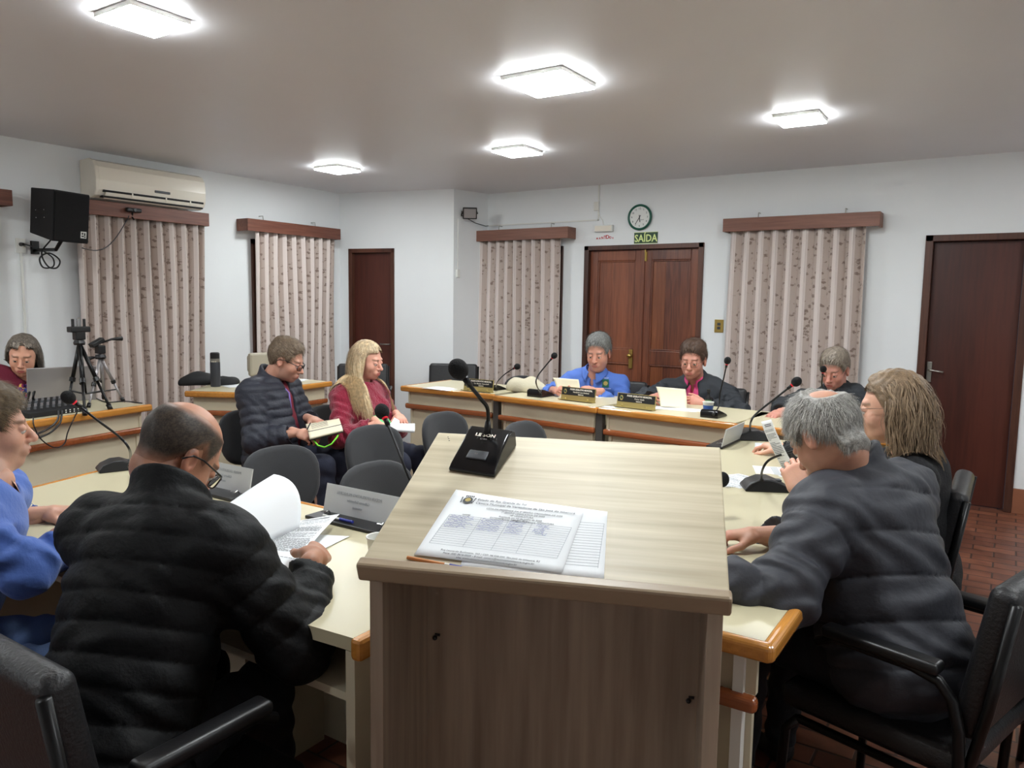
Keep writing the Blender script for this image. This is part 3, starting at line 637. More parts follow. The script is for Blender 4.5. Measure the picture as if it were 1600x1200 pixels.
# ---------------------------------------------------------------- conference microphones
def mic(label,F,neck,foam_r=.02,base='wedge',size=1.0,ring=True,foam_m='foam',text=None,group=None,neck_r=.0042,head_dir=None,cat='microphone'):
    """F: frame on the table (x right, y towards the back, z up); neck: world points from the base to the head"""
    o=thing('gooseneck_microphone',label,cat,F.translation,0,group)
    s=size
    if base=='wedge':
        a,b=.058*s,.075*s; k=MB()
        prof=[(-b,.0),(-b,.009),(-b*.85,.016),(-b*.1,.036),(b*.5,.049),(b*.8,.05),(b*.97,.042),(b,.03),(b*1.0,.0)]
        n=len(prof); vs=[(x*(1 if i not in(3,4,5) else .93),p[0],p[1]*s) for x in(-a,a) for i,p in enumerate(prof)]
        k.add([F@Vector(v) for v in vs],[tuple(range(n)),tuple(range(2*n-1,n-1,-1))]+[(i,n+i,n+(i+1)%n,(i+1)%n) for i in range(n)])
        bo=k.build('base',M['blackgloss'],o,world=True,bevel=.009,bseg=4,auto=30)
        MB().box((0,-.015*s,.035*s),(.05*s,.05*s,.004),M=F@Matrix.Rotation(math.radians(11),4,'X')@Matrix.Translation((0,0,-.002))).build('button_panel',M['darkgrey'],o,world=True,bevel=.002)
    else:
        k=MB(); a=.085*s; b=.055*s; prof=[(-a,0),(-a,.01),(-a*.8,.03),(-a*.35,.046),(a*.1,.047),(a*.6,.03),(a,.011),(a,0)]
        n=len(prof); vs=[(p[0],y*(1 if i not in(2,3,4,5) else .86),p[1]*s) for y in(-b,b) for i,p in enumerate(prof)]
        k.add([F@Vector(v) for v in vs],[tuple(range(n-1,-1,-1)),tuple(range(n,2*n))]+[(i,(i+1)%n,n+(i+1)%n,n+i) for i in range(n)])
        k.build('base',M['black'],o,world=True,bevel=.01,bseg=4,auto=30)
        MB().box((.04*s,0,.036*s),(.03*s,.03*s,.006),M=F).build('talk_button',M['darkgrey'],o,world=True,bevel=.002)
    pts=[Vector(p) for p in neck]
    # smooth the neck by Catmull-Rom
    q=[pts[0]]+pts+[pts[-1]]; sm=[]
    for i in range(1,len(q)-2):
        for t in [j/8 for j in range(8)]:
            p0,p1,p2,p3=q[i-1:i+3]; sm.append(.5*((2*p1)+(p2-p0)*t+(2*p0-5*p1+4*p2-p3)*t*t+(3*p1-p0-3*p2+p3)*t**3))
    sm.append(pts[-1])
    MB().tube(sm,neck_r*s,10).build('gooseneck',M['tube'],o,world=True,smooth=True)
    L0=(sm[2]-sm[0]).normalized(); MB().tube([sm[0]-L0*.004,sm[0]+L0*.03*s],[.011*s,.006*s],12).build('neck_socket',M['black'],o,world=True,smooth=True)
    d=(sm[-1]-sm[-3]).normalized(); hd=sm[-1]+d*foam_r*.75
    if ring: MB().tube([sm[-1]-d*foam_r*.55,sm[-1]-d*foam_r*.02],foam_r*.42,14).build('light_ring',M['redlamp'],o,world=True,smooth=True)
    MB().tube([sm[-1]-d*foam_r*1.6,sm[-1]-d*foam_r*.5],foam_r*.34,12).build('capsule_body',M['tube'],o,world=True,smooth=True)
    R=d.to_track_quat('Z','Y').to_matrix(); MB().sphere(hd,(foam_r,foam_r,foam_r*1.15),20,14,M=R).build('foam_windscreen',M[foam_m],o,world=True,smooth=True)
    if text:
        T=F@Matrix.Translation((0,.006*s,.0425*s))@Matrix.Rotation(math.radians(13),4,'X'); text_mesh('printed_logo',text,.014,M['offwhite'],T@Matrix.Translation((0,.018,.004)),o,sx=1.1,bold=.0003)
        text_mesh('printed_label','LS-800',.006,M['silver'],T@Matrix.Translation((0,.005,.004)),o); text_mesh('printed_label','ON',.005,M['silver'],T@Matrix.Translation((0,-.045,.0035)),o)
    return o
# on the lectern
c=.5*(LP(.149,.37)+LP(.150,.37)); Fm=LG@Matrix.Translation((.148,.405,0))@Matrix.Rotation(math.radians(-8),4,'Z')@Matrix.Diagonal((1,1,1,1))
bs=Fm@Vector((0,.035,.052)); n1=Wd(762,640,(bs-Vector((0,0,CAM_Z))).dot(_f)-.02); n2=Wd(750,622,1.78); n3=Wd(722,585,1.74)
mic('black gooseneck microphone standing on the lectern top',Fm,[bs,n1,n2,Wd(735,603,1.76),n3],.0225,'wedge',1.0,False,text='LE SON',neck_r=.0048)
def TF(p,ang,extra=None): return Matrix.Translation(p)@Matrix.Rotation(ang,4,'Z')
# front table
p=Wz(186,733,HR); p.z=HR; Fz=TF(p,math.radians(70))
mic('gooseneck microphone with pale base on the front table, between the two seated men at left',Fz,[Wz(203,728,HR+.045),Wd(203,705,2.66),Wd(188,684,2.62),Wd(150,655,2.55),Wd(113,626,2.5)],.021,'side',1.0,True)
p=Vector((-1.42,1.72,HR)); Fz=TF(p,math.radians(20))
mic('gooseneck microphone rising beside the left edge of the lectern',Fz,[p+Vector((0,0,.045)),Vector((-1.44,1.73,.93)),Wd(634,735,2.3),Wd(617,690,2.34),Wd(600,650,2.38)],.023,'side',1.0,True)
# right table
p=Wz(1196,764,HR); Fz=TF(p,math.radians(28))
mic('gooseneck microphone on the right table, directly before the grey-haired man',Fz,[Wz(1190,751,HR+.04),Wd(1191,735,2.85),Wd(1203,718,2.8),Wd(1236,706,2.7),Wd(1262,701,2.62)],.021,'side',1.1,True)
p=Wz(1178,686,HR); Fz=TF(p,math.radians(28))
mic('gooseneck microphone on the right table in front of the woman, beside the clear name plate',Fz,[Wz(1172,675,HR+.04),Wd(1173,660,3.95),Wd(1182,646,3.95),Wd(1212,622,3.9),Wd(1240,600,3.86)],.024,'side',1.25,True)
p=Vector((-.98,1.98,HR)); Fz=TF(p,math.radians(28))
mic('gooseneck microphone whose foam head peeps out at the right edge of the lectern',Fz,[p+Vector((-.01,0,.045)),p+Vector((-.01,0,.09)),p+Vector((.0,.09,.13)),Wd(1110,768,2.62),Wd(1127,757,2.66)],.024,'side',1.0,False)
# back desks
def bmic(px,py,label,neck,ang=0,s=1.0,foam='foam'):
    p=Wz(px,py,HB); return mic(label,TF(p,ang),[Wz(px,py-4,HB+.03)]+neck,.021,'wedge',s,True,foam)
D=lambda px,py,d: Wd(px,py,d)
bmic(845,619,'gooseneck microphone left of the man in the blue shirt on the back desk',[D(838,600,5.2),D(840,588,5.2),D(853,571,5.2),D(864,558,5.15)],math.radians(175),1.15)
bmic(775,609,'gooseneck microphone with red head beside the left name plate on the back desk',[D(777,597,5.25),D(786,587,5.2),D(797,579,5.15),D(806,574,5.1)],math.radians(175),.9)
bmic(1115,651,'gooseneck microphone right of the paper cup, before the man in pink and black',[D(1123,635,4.75),D(1125,615,4.75),D(1131,590,4.7),D(1136,567,4.65)],math.radians(175),1.0)
p=Vector((-.93,4.42,HB)); mic('gooseneck microphone rising in front of the face of the rear right man',TF(p,math.radians(180)),[p+Vector((0,0,.04)),D(1284,625,4.55),D(1284,600,4.5),D(1286,580,4.45)],.019,'wedge',1.0,True)

# ---------------------------------------------------------------- name plates
def emblem(F,par,s):
    k=MB().lathe([(0,0),(.5*s,0),(.5*s,.0006),(0,.0006)],M=F@Matrix.Diagonal((.85,1.15,1,1)),seg=6); k.build('emblem_shield',M['gold'],par,world=True)
    MB().box((-.12*s,.05*s,.001),(.28*s,.45*s,.0006),M=F).build('emblem_green_field',M['clockgreen'],par,world=True)
    MB().lathe([(0,.001),(.17*s,.001),(.17*s,.0017),(0,.0017)],M=F@Matrix.Translation((.08*s,-.05*s,0)),seg=10).build('emblem_disc',M['black'],par,world=True)
def plate(label,a,b,name,h=.085):
    """a, b: left and right foot as the reader before it sees it"""
    ex=(b-a); L=ex.length; ex.normalize(); T=frame(a,ex,(0,0,1))@Matrix.Rotation(math.radians(-8),4,'X')
    o=thing('name_plate',label,'name plate',a)
    MB().box2((0,0,-.006),(L,h+.012,-.001)).build('gold_board',M['gold'],o).matrix_local=T if False else (root_matrix(o).inverted()@T)
    q=MB(); q.box((L/2,.012+.036+.018,0),(L-.012,h-.03,.003),M=T); q.build('black_panel',M['blackmat'],o,world=True)
    q=MB(); q.box((L/2,.004,.012),(L,.006,.05),M=T); q.build('foot',M['gold'],o,world=True)
    for x in(.15,.8): MB().sphere(T@Vector((L*x,.014,.004)),.006,8,6).build('stud',M['gold'],o,world=True)
    emblem(T@Matrix.Translation((.035,.064,.0018)),o,.034)
    text_mesh('plate_lettering','PODER LEGISLATIVO MUNICIPAL',.0165,M['offwhite'],T@Matrix.Translation((L/2+.024,.080,.002)),o,sx=.78,bold=.0004)
    text_mesh('plate_lettering',name,.015,M['offwhite'],T@Matrix.Translation((L/2+.024,.062,.002)),o,shear=.3)
    text_mesh('plate_lettering','VEREADOR',.009,M['offwhite'],T@Matrix.Translation((L/2+.024,.046,.002)),o,bold=.0003)
    return o
plate('black and gold name plate at the left end of the back desk',Wz(724,610,HB),Wz(770,614,HB),'Tito Renato Hunnefeld')
plate('black and gold name plate before the man in the blue shirt',Wz(876,624,HB),Wz(929,630,HB),'Vanderlei Luis Reibnitz')
plate('black and gold name plate before the man in pink and black',Wz(963,635,HB),Wz(1023,642,HB),'Toiran Stella')
def clear_plate(label,a,b,h,back,txt=True,pen=False):
    ex=(b-a); L=ex.length; ex.normalize(); T=frame(a,ex,(0,0,1)); o=thing('name_plate',label,'name plate',a)
    Tt=T@Matrix.Rotation(math.radians(back*12),4,'X')
    MB().box((L/2,h/2+.004,0),(L,h,.004),M=Tt).build('frosted_board',M['acrylic'],o,world=True)
    sgn=-1 if back>0 else 1
    MB().box((L/2,.006,.035),(L+.01,.012,.09),M=T).build('tray',M['black'],o,world=True,bevel=.003)
    for x in(.12,.85):
        MB().tube([Tt@Vector((L*x,.012,.01)),Tt@Vector((L*x,.02,.022)),Tt@Vector((L*x,.012,.03)),Tt@Vector((L*x-.012,.014,.04)),Tt@Vector((L*x+.012,.014,.04))],.0028,8).build('wire_clip',M['chrome'],o,world=True)
    if txt:
        g=M['inkgrey']
        for i,(t,s_) in enumerate((('PODER LEGISLATIVO MUNICIPAL',.0145),('Gilberto Schneider',.014),('VEREADOR',.009))):
            text_mesh('embossed_lettering',t,s_,g,Tt@Matrix.Translation((L/2-.02,h*.8-i*.021,.0025))@Matrix.Diagonal((-1,1,1,1)),o,extrude=.0002)
    if pen:
        MB().tube([T@Vector((.06,.017,.055)),T@Vector((.14,.017,.055))],.0042,8).build('pen_barrel',M['white'],o,world=True)
        MB().tube([T@Vector((.14,.017,.055)),T@Vector((.2,.017,.055))],.0052,8).build('pen_grip',mat('pen_blue',(40,50,150),.4),o,world=True)
    return o
a=Wz(510,801,HR)
a.y-=.015; clear_plate('clear name plate with blue pen in its tray, left of the lectern',a,Vector((a.x+.36,a.y,HR)),.105,-1,pen=True)
b=Wz(400,775,HR); clear_plate('clear name plate behind the sheets held by the man in the black puffer jacket',Vector((b.x-.30,FY1-.06,HR)),Vector((b.x,FY1-.06,HR)),.105,-1)
clear_plate('clear name plate near the right edge of the lectern top on the right table',Vector((RX0+.05,Wz(1128,702,HR).y+.33,HR)),Vector((RX0+.05,Wz(1128,702,HR).y,HR)),.105,-1,txt=False)
# ---------------------------------------------------------------- chairs (facing local +x)
def rpad(mb,c,w,h,t,curve=0,nx=14,nz=12,M=None,e=2.6,taper=0):
    """a padded plate in the y-z plane, superellipse outline, thickness t along x"""
    vs=[];fs=[]; N=28; rings=[(0,1,.5),(.55,1,.5),(.86,1,.48),(.97,.8,.36),(1,.35,0)]
    def pt(a,k,side,th):
        ca,sa=math.cos(a),math.sin(a); y=math.copysign(abs(ca)**(2/e),ca)*w/2*k; z=math.copysign(abs(sa)**(2/e),sa)*h/2*k
        y*= 1-taper*(z/(h/2))
        return (c[0]+side*t*th+curve*(y/(w/2))**2, c[1]+y, c[2]+z)
    prof=[(.02,-.5),(.5,-.5),(.85,-.48),(.96,-.36),(1,-.12),(1,.12),(.96,.36),(.85,.48),(.5,.5),(.02,.5)]
    for k_,th in prof:
        for i in range(N): vs.append(pt(2*math.pi*i/N,k_,1,th))
    n=len(prof)
    for j in range(n-1):
        for i in range(N): fs.append((j*N+i,j*N+(i+1)%N,(j+1)*N+(i+1)%N,(j+1)*N+i))
    fs+= [tuple(range(N-1,-1,-1)),tuple((n-1)*N+i for i in range(N))]
    if M is not None: vs=[M@Vector(v) for v in vs]
    return mb.add(vs,fs)
def shell_chair(label,loc,rz,group='charcoal fabric chairs in rows'):
    o=thing('fabric_chair',label,'chair',loc,rz,group)
    Tb=Matrix.Translation((-.2,0,.68))@Matrix.Rotation(math.radians(-9),4,'Y')
    k=MB(); rpad(k,(0,0,0),.46,.36,.045,curve=.045,M=Tb,taper=-.06); k.build('backrest',M['fabric'],o,smooth=True)
    k=MB(); rpad(k,(0,0,0),.47,.44,.06,M=Matrix.Translation((.03,0,.445))@Matrix.Rotation(math.radians(90),4,'Y'),e=3.2); k.build('seat',M['fabric'],o,smooth=True)
    MB().tube([(-.225,0,.62),(-.24,0,.5),(-.2,0,.415),(.02,0,.405)],.014).build('back_support',M['tube'],o,smooth=True)
    for y in(-.2,.2):
        MB().tube([(.2,y*.9,.41),(.24,y,.0)],.012).build('leg',M['tube'],o,smooth=True)
        MB().tube([(-.14,y*.9,.41),(-.23,y,.0)],.012).build('leg',M['tube'],o,smooth=True)
        MB().tube([(.222,y*.95,.19),(-.188,y*.95,.19)],.009).build('stretcher',M['tube'],o,smooth=True)
    return o
def from_back(px,py,z=.855): # chair whose back's top edge centre shows at a pixel
    p=Wz(px,py,z); return (p.x+.24,p.y,0)
first=shell_chair('charcoal fabric chair in front of the clear name plate, its back nearest the lectern',from_back(571,724,.85),0)
def more(px,py,label,z=.85,rz=0):
    l=from_back(px,py,z); return dup(first,l,rz,label)
more(424,699,'charcoal fabric chair left in the front row, behind the sheets of the man in black')
more(571,666,'charcoal fabric chair in the second row, left one with an oval back')
more(683,645,'charcoal fabric chair in the second row, right of the woman in red')
more(806,660,'charcoal fabric chair whose back peeps over the lectern top behind the microphone')
noteP=Wd(415,605,4.85); redP=Wd(562,600,5.0)
dup(first,(noteP.x+.02,noteP.y-.02,0),0,'charcoal fabric chair under the man with the notebook')
dup(first,(redP.x-.12,redP.y,0),0,'charcoal fabric chair under the woman in the red sweater')
dup(first,(-3.98,6.08,0),math.radians(-95),'black fabric chair behind the left name plate of the back desk',)
def arm_chair(label,loc,rz,group='black leatherette armchairs'):
    o=thing('leatherette_armchair',label,'chair',loc,rz,group)
    Tb=Matrix.Translation((-.25,0,.73))@Matrix.Rotation(math.radians(-10),4,'Y')
    k=MB().box((0,0,0),(.07,.50,.40),M=Tb); k.build('backrest',M['leather'],o,bevel=.028,bseg=5,smooth=True)
    for y in(-.1,.1):
        MB().sphere(Tb@Vector((.036,y,.02)),.010,8,6).build('tufted_button',M['leather'],o,smooth=True)
    MB().box((.02,0,.45),(.5,.5,.075)).build('seat',M['leather'],o,bevel=.03,bseg=5,smooth=True)
    for y in(-.27,.27):
        MB().tube([(-.31,y*.93,.90),(-.27,y*.93,.62),(-.235,y*.93,.45),(-.20,y*.93,.40),(.20,y*.93,.40)],.013).build('back_upright',M['tube'],o,smooth=True)
        MB().tube([(.15,y,.655),(.10,y,.682),(-.10,y,.682),(-.165,y,.668),(-.20,y,.63),(-.218,y,.56),(-.225,y,.45),(-.25,y,.0)],.014).build('rear_leg',M['tube'],o,smooth=True)
        MB().tube([(.20,y*.93,.40),(.235,y*.95,.36),(.25,y,.0)],.014).build('front_leg',M['tube'],o,smooth=True)
        MB().box((-.02,y,.70),(.30,.055,.032)).build('armrest',M['black'],o,bevel=.012,bseg=4,smooth=True)
        MB().tube([(-.25,y*.97,.2),(.27,y*.97,.2)],.01).build('stretcher',M['tube'],o,smooth=True)
    return o
ac=arm_chair('black leatherette armchair under the grey-haired man in the grey puffer jacket',(-.17,2.37,0),math.radians(163))
def adup(label,loc,deg): return dup(ac,loc,math.radians(deg),label)
adup('black leatherette armchair of the woman in black, its back beside the dark red door',(-.40,3.31,0),180)
adup('black leatherette armchair in the bottom left corner, under the man in the black puffer jacket',(-1.57,.90,0),90)
adup('black leatherette armchair of the man in the light blue shirt at the left edge',(-2.42,.76,0),60)
adup('black leatherette armchair at the bottom right corner behind the grey-haired man',(.34,2.80,0),172)
adup('black leatherette armchair with buttoned back against the wall left of the back desk',(-4.72,6.05,0),-62)
adup('black armchair in front of the narrow dark door behind the woman in red',(-5.35,5.45,0),-50)
adup('black armchair under the man in the blue shirt at the back desk',(-2.75,5.6,0),-88)
adup('black armchair behind the man in pink and black at the back desk',(-1.95,5.66,0),-90)
adup('black armchair behind the man at the corner desk',(-.95,5.45,0),-90)
adup('black armchair of the sound operator by the left wall',(-5.66,2.15,0),0)

# ---------------------------------------------------------------- operator desk items
ang=math.atan2(dO.y,dO.x)
def TO(px,py,z=HO): 
    p=Wz(px,py,z); return Matrix.Translation(p)@Matrix.Rotation(ang,4,'Z')   # local x along the desk, y towards the wall
T=TO(84,640)
o=thing('audio_mixer','black audio mixer with small knobs on the operator desk','mixer',T.translation)
T=TO(50,655)@Matrix.Translation((0,.03,0))
k=MB(); L=.36; k.add([T@Vector(v) for v in [(0,0,0),(L,0,0),(L,.26,0),(0,.26,0),(0,0,.03),(L,0,.03),(L,.26,.075),(0,.26,.075)]],[(3,2,1,0),(4,5,6,7),(0,1,5,4),(1,2,6,5),(2,3,7,6),(3,0,4,7)])
k.build('case',M['blackmat'],o,world=True,bevel=.004)
for i in range(9):
    for j in range(4):
        q=T@Vector((.03+i*.037,.04+j*.05,.037+(.04+j*.05)*.173)); MB().tube([q,q+Vector((0,0,.016))],.008,8).build('knob',M['silver' if j%2 else 'grey'],o,world=True)
pl=MB()
for i in range(6): pl.tube([T@Vector((.04+i*.03,.235,.072)),T@Vector((.04+i*.03,.235,.115)),T@Vector((.04+i*.03+.02,.25,.12)),T@Vector((.06+i*.03,.3,.02))],.006,6)
pl.build('jack_plug_lead',M['black'],o,world=True,smooth=True).__setitem__('kind','stuff')
k=MB()
for i in range(5):
    for j in range(2): k.box((.2+i*.026,-.0005,.009+.012*j),(.008,.001,.006),M=T)
k.build('front_socket',M['white'],o,world=True)
def cable(label,pts,r=.004,m='black'):
    P_=[Vector(p) for p in pts]; q=[P_[0]]+P_+[P_[-1]]; sm=[]
    for i in range(1,len(q)-2):
        for t in [j/6 for j in range(6)]:
            p0,p1,p2,p3=q[i-1:i+3]; sm.append(.5*((2*p1)+(p2-p0)*t+(2*p0-5*p1+4*p2-p3)*t*t+(3*p1-p0-3*p2+p3)*t**3))
    sm.append(P_[-1]); return setp(MB().tube(sm,r,6).build('audio_cable',M[m],None,smooth=True),label,'cable')
cx=oA.x+.05
def CX(px,py,off=.06):
    # a point hanging just in front of the operator desk, found on the plane of its front
    r=Wray(px,py); n=Vector((dO.y,-dO.x,0)); t=((oA+n*off)-Vector((0,0,CAM_Z))).dot(n)/r.dot(n); return Vector((r.x*t,r.y*t,CAM_Z+r.z*t))
cable('looped black cable hanging below the loudspeaker to the wall socket',[(XL+.05,2.87,1.96),(XL+.12,2.93,1.93),(XL+.14,3.02,1.87),(XL+.13,3.03,1.80),(XL+.12,2.96,1.79),(XL+.12,2.94,1.86),(XL+.14,3.00,1.90),(XL+.15,3.07,1.85),(XL+.14,3.05,1.79),(XL+.13,2.99,1.80),(XL+.13,2.95,1.90),(XL+.22,2.98,2.0),(XL+.26,2.97,2.05)],.006)
cable('thin cable looping down in front of the operator desk to the lower rail',[CX(52,652,.03),CX(53,665),CX(64,686),CX(84,699),CX(100,694),CX(106,675),CX(115,655),CX(122,641,.02)],.0035)
cable('thick cable drooping left from the mixer front',[CX(92,641,.03),CX(90,656),CX(78,668),CX(60,677),CX(35,683)],.006)
cable('second thick cable drooping left from the mixer front',[CX(97,641,.03),CX(94,660),CX(80,675),CX(60,684),CX(30,692)],.006)
cable('black cable lying along the back of the operator desk to the right tripod',[Wz(108,612,HO+.005),Wz(140,618,HO+.005),Wz(165,628,HO+.005),Wz(195,627,HO+.005),Wz(222,630,HO+.005)],.004)
# laptop (seen from behind its lid)
o=thing('laptop','open silver laptop before the woman in burgundy on the operator desk','laptop',Wz(100,630,HO))
bl=Wz(57,634,HO)-Vector((.12,0,0)); dL=Vector((.25,.97,0)).normalized(); Tl=frame(bl,dL,(0,0,1))
hL=.235
MB().box((.2,hL/2,0),(.40,hL,.008),M=Tl@Matrix.Rotation(math.radians(8),4,'X')).build('screen_lid',M['silver'],o,world=True,bevel=.004)
MB().box((.2,.0,-.13),(.40,.018,.26),M=Tl).build('keyboard_base',M['silver'],o,world=True,bevel=.004)
def tripod(label,top,feet,mleg,thick,handle=None):
    o=thing('camera_tripod',label,'tripod',(sum(f.x for f in feet)/3,sum(f.y for f in feet)/3,HO))
    for f in feet:
        mid=top+(f-top)*.55; MB().tube([top,mid],thick).tube([mid,f],thick*.7).build('leg',M[mleg],o,world=True,smooth=True)
        MB().tube([f,f+(top-f)*.08],thick*1.25).build('foot',M['black'],o,world=True,smooth=True)
        MB().tube([mid-(f-top)*.03,mid+(f-top)*.03],thick*1.5).build('leg_clamp',M['black'],o,world=True)
    bot=top+(sum(feet,Vector())/3-top)*.75
    MB().tube([top+Vector((0,0,.03)),bot],thick*.8).build('centre_column',M[mleg],o,world=True,smooth=True)
    for f in feet: MB().tube([bot,top+(f-top)*.72],thick*.45,6).build('spreader',M['black'],o,world=True)
    MB().lathe([(0,-.012),(.03,-.012),(.034,.0),(.028,.018),(0,.018)],c=top).build('shoulder',M['black'],o,world=True)
    return o
tt=Wd(124,536,4.75); tp=tripod('black camera tripod with a two-pronged holder on the operator desk, left one',tt,[Wz(104,640,HO),Wz(133,648,HO),Wz(173,640,HO)],'tube',.012)
MB().box(tt+Vector((0,0,.045)),(.05,.06,.05)).box(tt+Vector((0,0,.085)),(.06,.12,.035)).build('pan_head',M['black'],tp,world=True,bevel=.006)
for s_ in(-.035,.035): MB().box(tt+Vector((-.0,s_,.125)),(.02,.012,.05)).build('holder_prong',M['black'],tp,world=True,bevel=.003)
MB().tube([tt+Vector((0,-.008,.1)),tt+Vector((0,-.008,.15)),tt+Vector((0,.008,.158))],.003,6).build('spring_clip',M['chrome'],tp,world=True)
tt=Wd(157,558,4.95); t2=tripod('smaller silver-legged tripod with tilted head right of the black tripod',tt,[Wz(138,637,HO),Wz(162,622,HO),Wz(193,627,HO)],'silver',.010)
MB().box(tt+Vector((0,0,.05)),(.05,.05,.055)).box(tt+Vector((0,-.02,.095)),(.05,.09,.03),rot=Matrix.Rotation(math.radians(28),3,'X')).build('pan_head',M['black'],t2,world=True,bevel=.006)
MB().tube([tt+Vector((0,.0,.09)),tt+Vector((.03,.06,.115)),tt+Vector((.03,.13,.118))],[.006,.007,.016],10).build('pan_handle',M['black'],t2,world=True,smooth=True)
MB().tube([tt+Vector((0,-.04,.0)),tt+Vector((0,-.085,-.005))],[.008,.014],10).build('side_knob',M['black'],t2,world=True,smooth=True)

# ---------------------------------------------------------------- wall desk items
p=Wz(337,604,HO); o=thing('thermos_flask','dark grey thermos flask standing on the wall desk','thermos',p)
MB().lathe([(0,0),(.036,0),(.038,.01),(.038,.19),(.034,.205),(0,.205)],seg=24).build('flask_body',M['darkgrey'],o,smooth=False,auto=40)
MB().lathe([(0,.195),(.0375,.195),(.0375,.222),(0,.222)],seg=24).build('steel_band',M['steel'],o)
MB().lathe([(0,.218),(.036,.218),(.036,.262),(.03,.27),(0,.27)],seg=24).build('lid',M['black'],o,bevel=.002)
for i in range(3): MB().box((.0385*math.cos(-1.2+i*.35),.0385*math.sin(-1.2+i*.35),.2),(.004,.006,.010)).build('printed_mark',M['offwhite'],o)
def blob(name,label,cat,c,r,m,seed,group=None,n=5):
    k=MB(); rr=random.Random(seed); ph=[rr.uniform(0,6) for _ in range(6)]
    k.sphere((0,0,0),1,32,18)
    k.v=[(v[0]*r[0]*(1+.12*math.sin(3*v[1]+ph[0])+.07*math.sin(5*v[0]+ph[1])),v[1]*r[1]*(1+.1*math.sin(4*v[0]+ph[2])),max(-.28,v[2])*r[2]*(1+.2*math.sin(3.1*v[0]*2+ph[3])*math.cos(2.5*v[1]+ph[4]))+.28*r[2]) for v in k.v]
    o=k.build(name,m,None,smooth=True); o.location=c; return setp(o,label,cat,group)
blob('shoulder_bag','black cloth bag lying on the wall desk left of the thermos','bag',Wz(325,602,HO)-Vector((.12,0,0)),(.10,.16,.075),M['blackmat'],3)
blob('folded_scarf','black folded cloth on the wall desk right of the thermos','cloth',Wz(366,603,HO)-Vector((.14,-.02,0)),(.08,.12,.05),M['blackmat'],8)
def flat_paper(label,T,w,h,m='paper',lines=0,z=.0006,name='sheet_of_paper',head=False,group=None):
    o=thing(name,label,'sheet of paper',T.translation,0,group)
    k=MB()
    k.grid(lambda u,v:T@Vector(((u-.5)*w,(v-.5)*h,z+.0015*math.sin(u*5)*math.sin(v*4+1)**2)),8,8); k.build('page',M[m],o,world=True,smooth=True,solid=.0004)
    if lines: printed(o,lambda x,y:T@Vector((x,y,z+.0022)),w,h,lines,head)
    return o
def printed(o,fn,w,h,lines,head=True,seed=3,skip=0):
    rr=random.Random(seed); k=MB(); y=h/2-.02-skip
    if head:
        for i in range(2):
            yy=y; k.add([fn(-w*.25,yy),fn(w*.35,yy),fn(w*.35,yy-.004),fn(-w*.25,yy-.004)],[(3,2,1,0)]); y-=.008
        y-=.012
    i=0
    while i<lines and y>-h/2+.02:
        e=w*.42 if rr.random()<.8 else rr.uniform(-.2,.3)*w; x=-w*.42
        while x<e-.004:
            l=min(rr.uniform(.006,.02),e-x); k.add([fn(x,y),fn(x+l,y),fn(x+l,y-.0022),fn(x,y-.0022)],[(3,2,1,0)]); x+=l+.0025
        y-= .0062 if rr.random()<.85 else .014
        i+=1
    t=k.build('printed_text',M['ink'],o,world=True); return t
flat_paper('white papers on the wall desk right of the thermos',Matrix.Translation(Wz(395,604,HO)-Vector((.12,.0,0)))@Matrix.Rotation(1.3,4,'Z'),.3,.2)
p=Wz(480,597,HO); flat_paper('white papers on the wall desk right of the notebook man',Matrix.Translation(p-Vector((.18,.0,0)))@Matrix.Rotation(1.5,4,'Z'),.3,.2)
p=Wz(430,594,HO)-Vector((.16,0,0)); o=thing('monitor','beige monitor seen behind the head of the notebook man','monitor',p,math.radians(-10))
MB().box((0,0,.13),(.05,.26,.20)).box((-.07,0,.13),(.1,.18,.15)).build('monitor_shell',mat('beige_shell',(176,168,150),.5),o,bevel=.02)
MB().box((.0,0,.02),(.12,.16,.035)).build('monitor_foot',M['beigecloth'],o,bevel=.006)
# stool with a white jar, past the end of the wall desk
p=Wd(501,662,5.75); o=thing('stool','low black stool under the white jar by the curtain','stool',(p.x,p.y,0))
MB().lathe([(0,p.z-.05),(.15,p.z-.05),(.155,p.z-.03),(.15,p.z-.005),(0,p.z)],seg=24).build('seat',M['leather'],o)
for a in range(4): MB().tube([(.1*math.cos(a*1.57+.7),.1*math.sin(a*1.57+.7),p.z-.04),(.15*math.cos(a*1.57+.7),.15*math.sin(a*1.57+.7),0)],.012).build('leg',M['tube'],o)
setp(MB().lathe([(0,0),(.028,0),(.03,.005),(.03,.078),(.026,.085),(0,.085)]).build('jar',M['white'],None,auto=40),'small white jar on the black stool by the curtain','jar').location=p

# ---------------------------------------------------------------- back desk items
def cup(label,p,m1='white',print_=None,s=1.0,group=None):
    o=thing('paper_cup',label,'cup',p,0,group)
    MB().lathe([(0,.001),(.024*s,.001),(.034*s,.078*s),(.036*s,.08*s),(.036*s,.083*s),(.032*s,.082*s),(.023*s,.006),(0,.006)],seg=24).build('cup_wall',M[m1],o,auto=40)
    if print_: MB().lathe([(.0276*s,.02*s),(.0335*s,.062*s),(.0337*s,.062*s),(.0278*s,.02*s)],seg=24).build('printed_band',M[print_],o)
    return o
cup('blue and white paper cup on the back desk',Wz(1106,648,HB),print_='blue')
bt=thing('bottle','slim dark spray bottle behind the blue and white paper cup','bottle',Wz(1106,641,HB))
MB().lathe([(0,0),(.02,0),(.02,.08),(.009,.1),(.009,.12),(0,.12)]).build('glass_body',M['blackgloss'],bt,auto=40)
MB().lathe([(.0203,.02),(.0203,.07)],seg=20).build('label',mat('bottle_label',(90,130,80),.5),bt)
MB().lathe([(0,.12),(.011,.12),(.011,.14),(0,.14)]).build('cap',M['black'],bt)
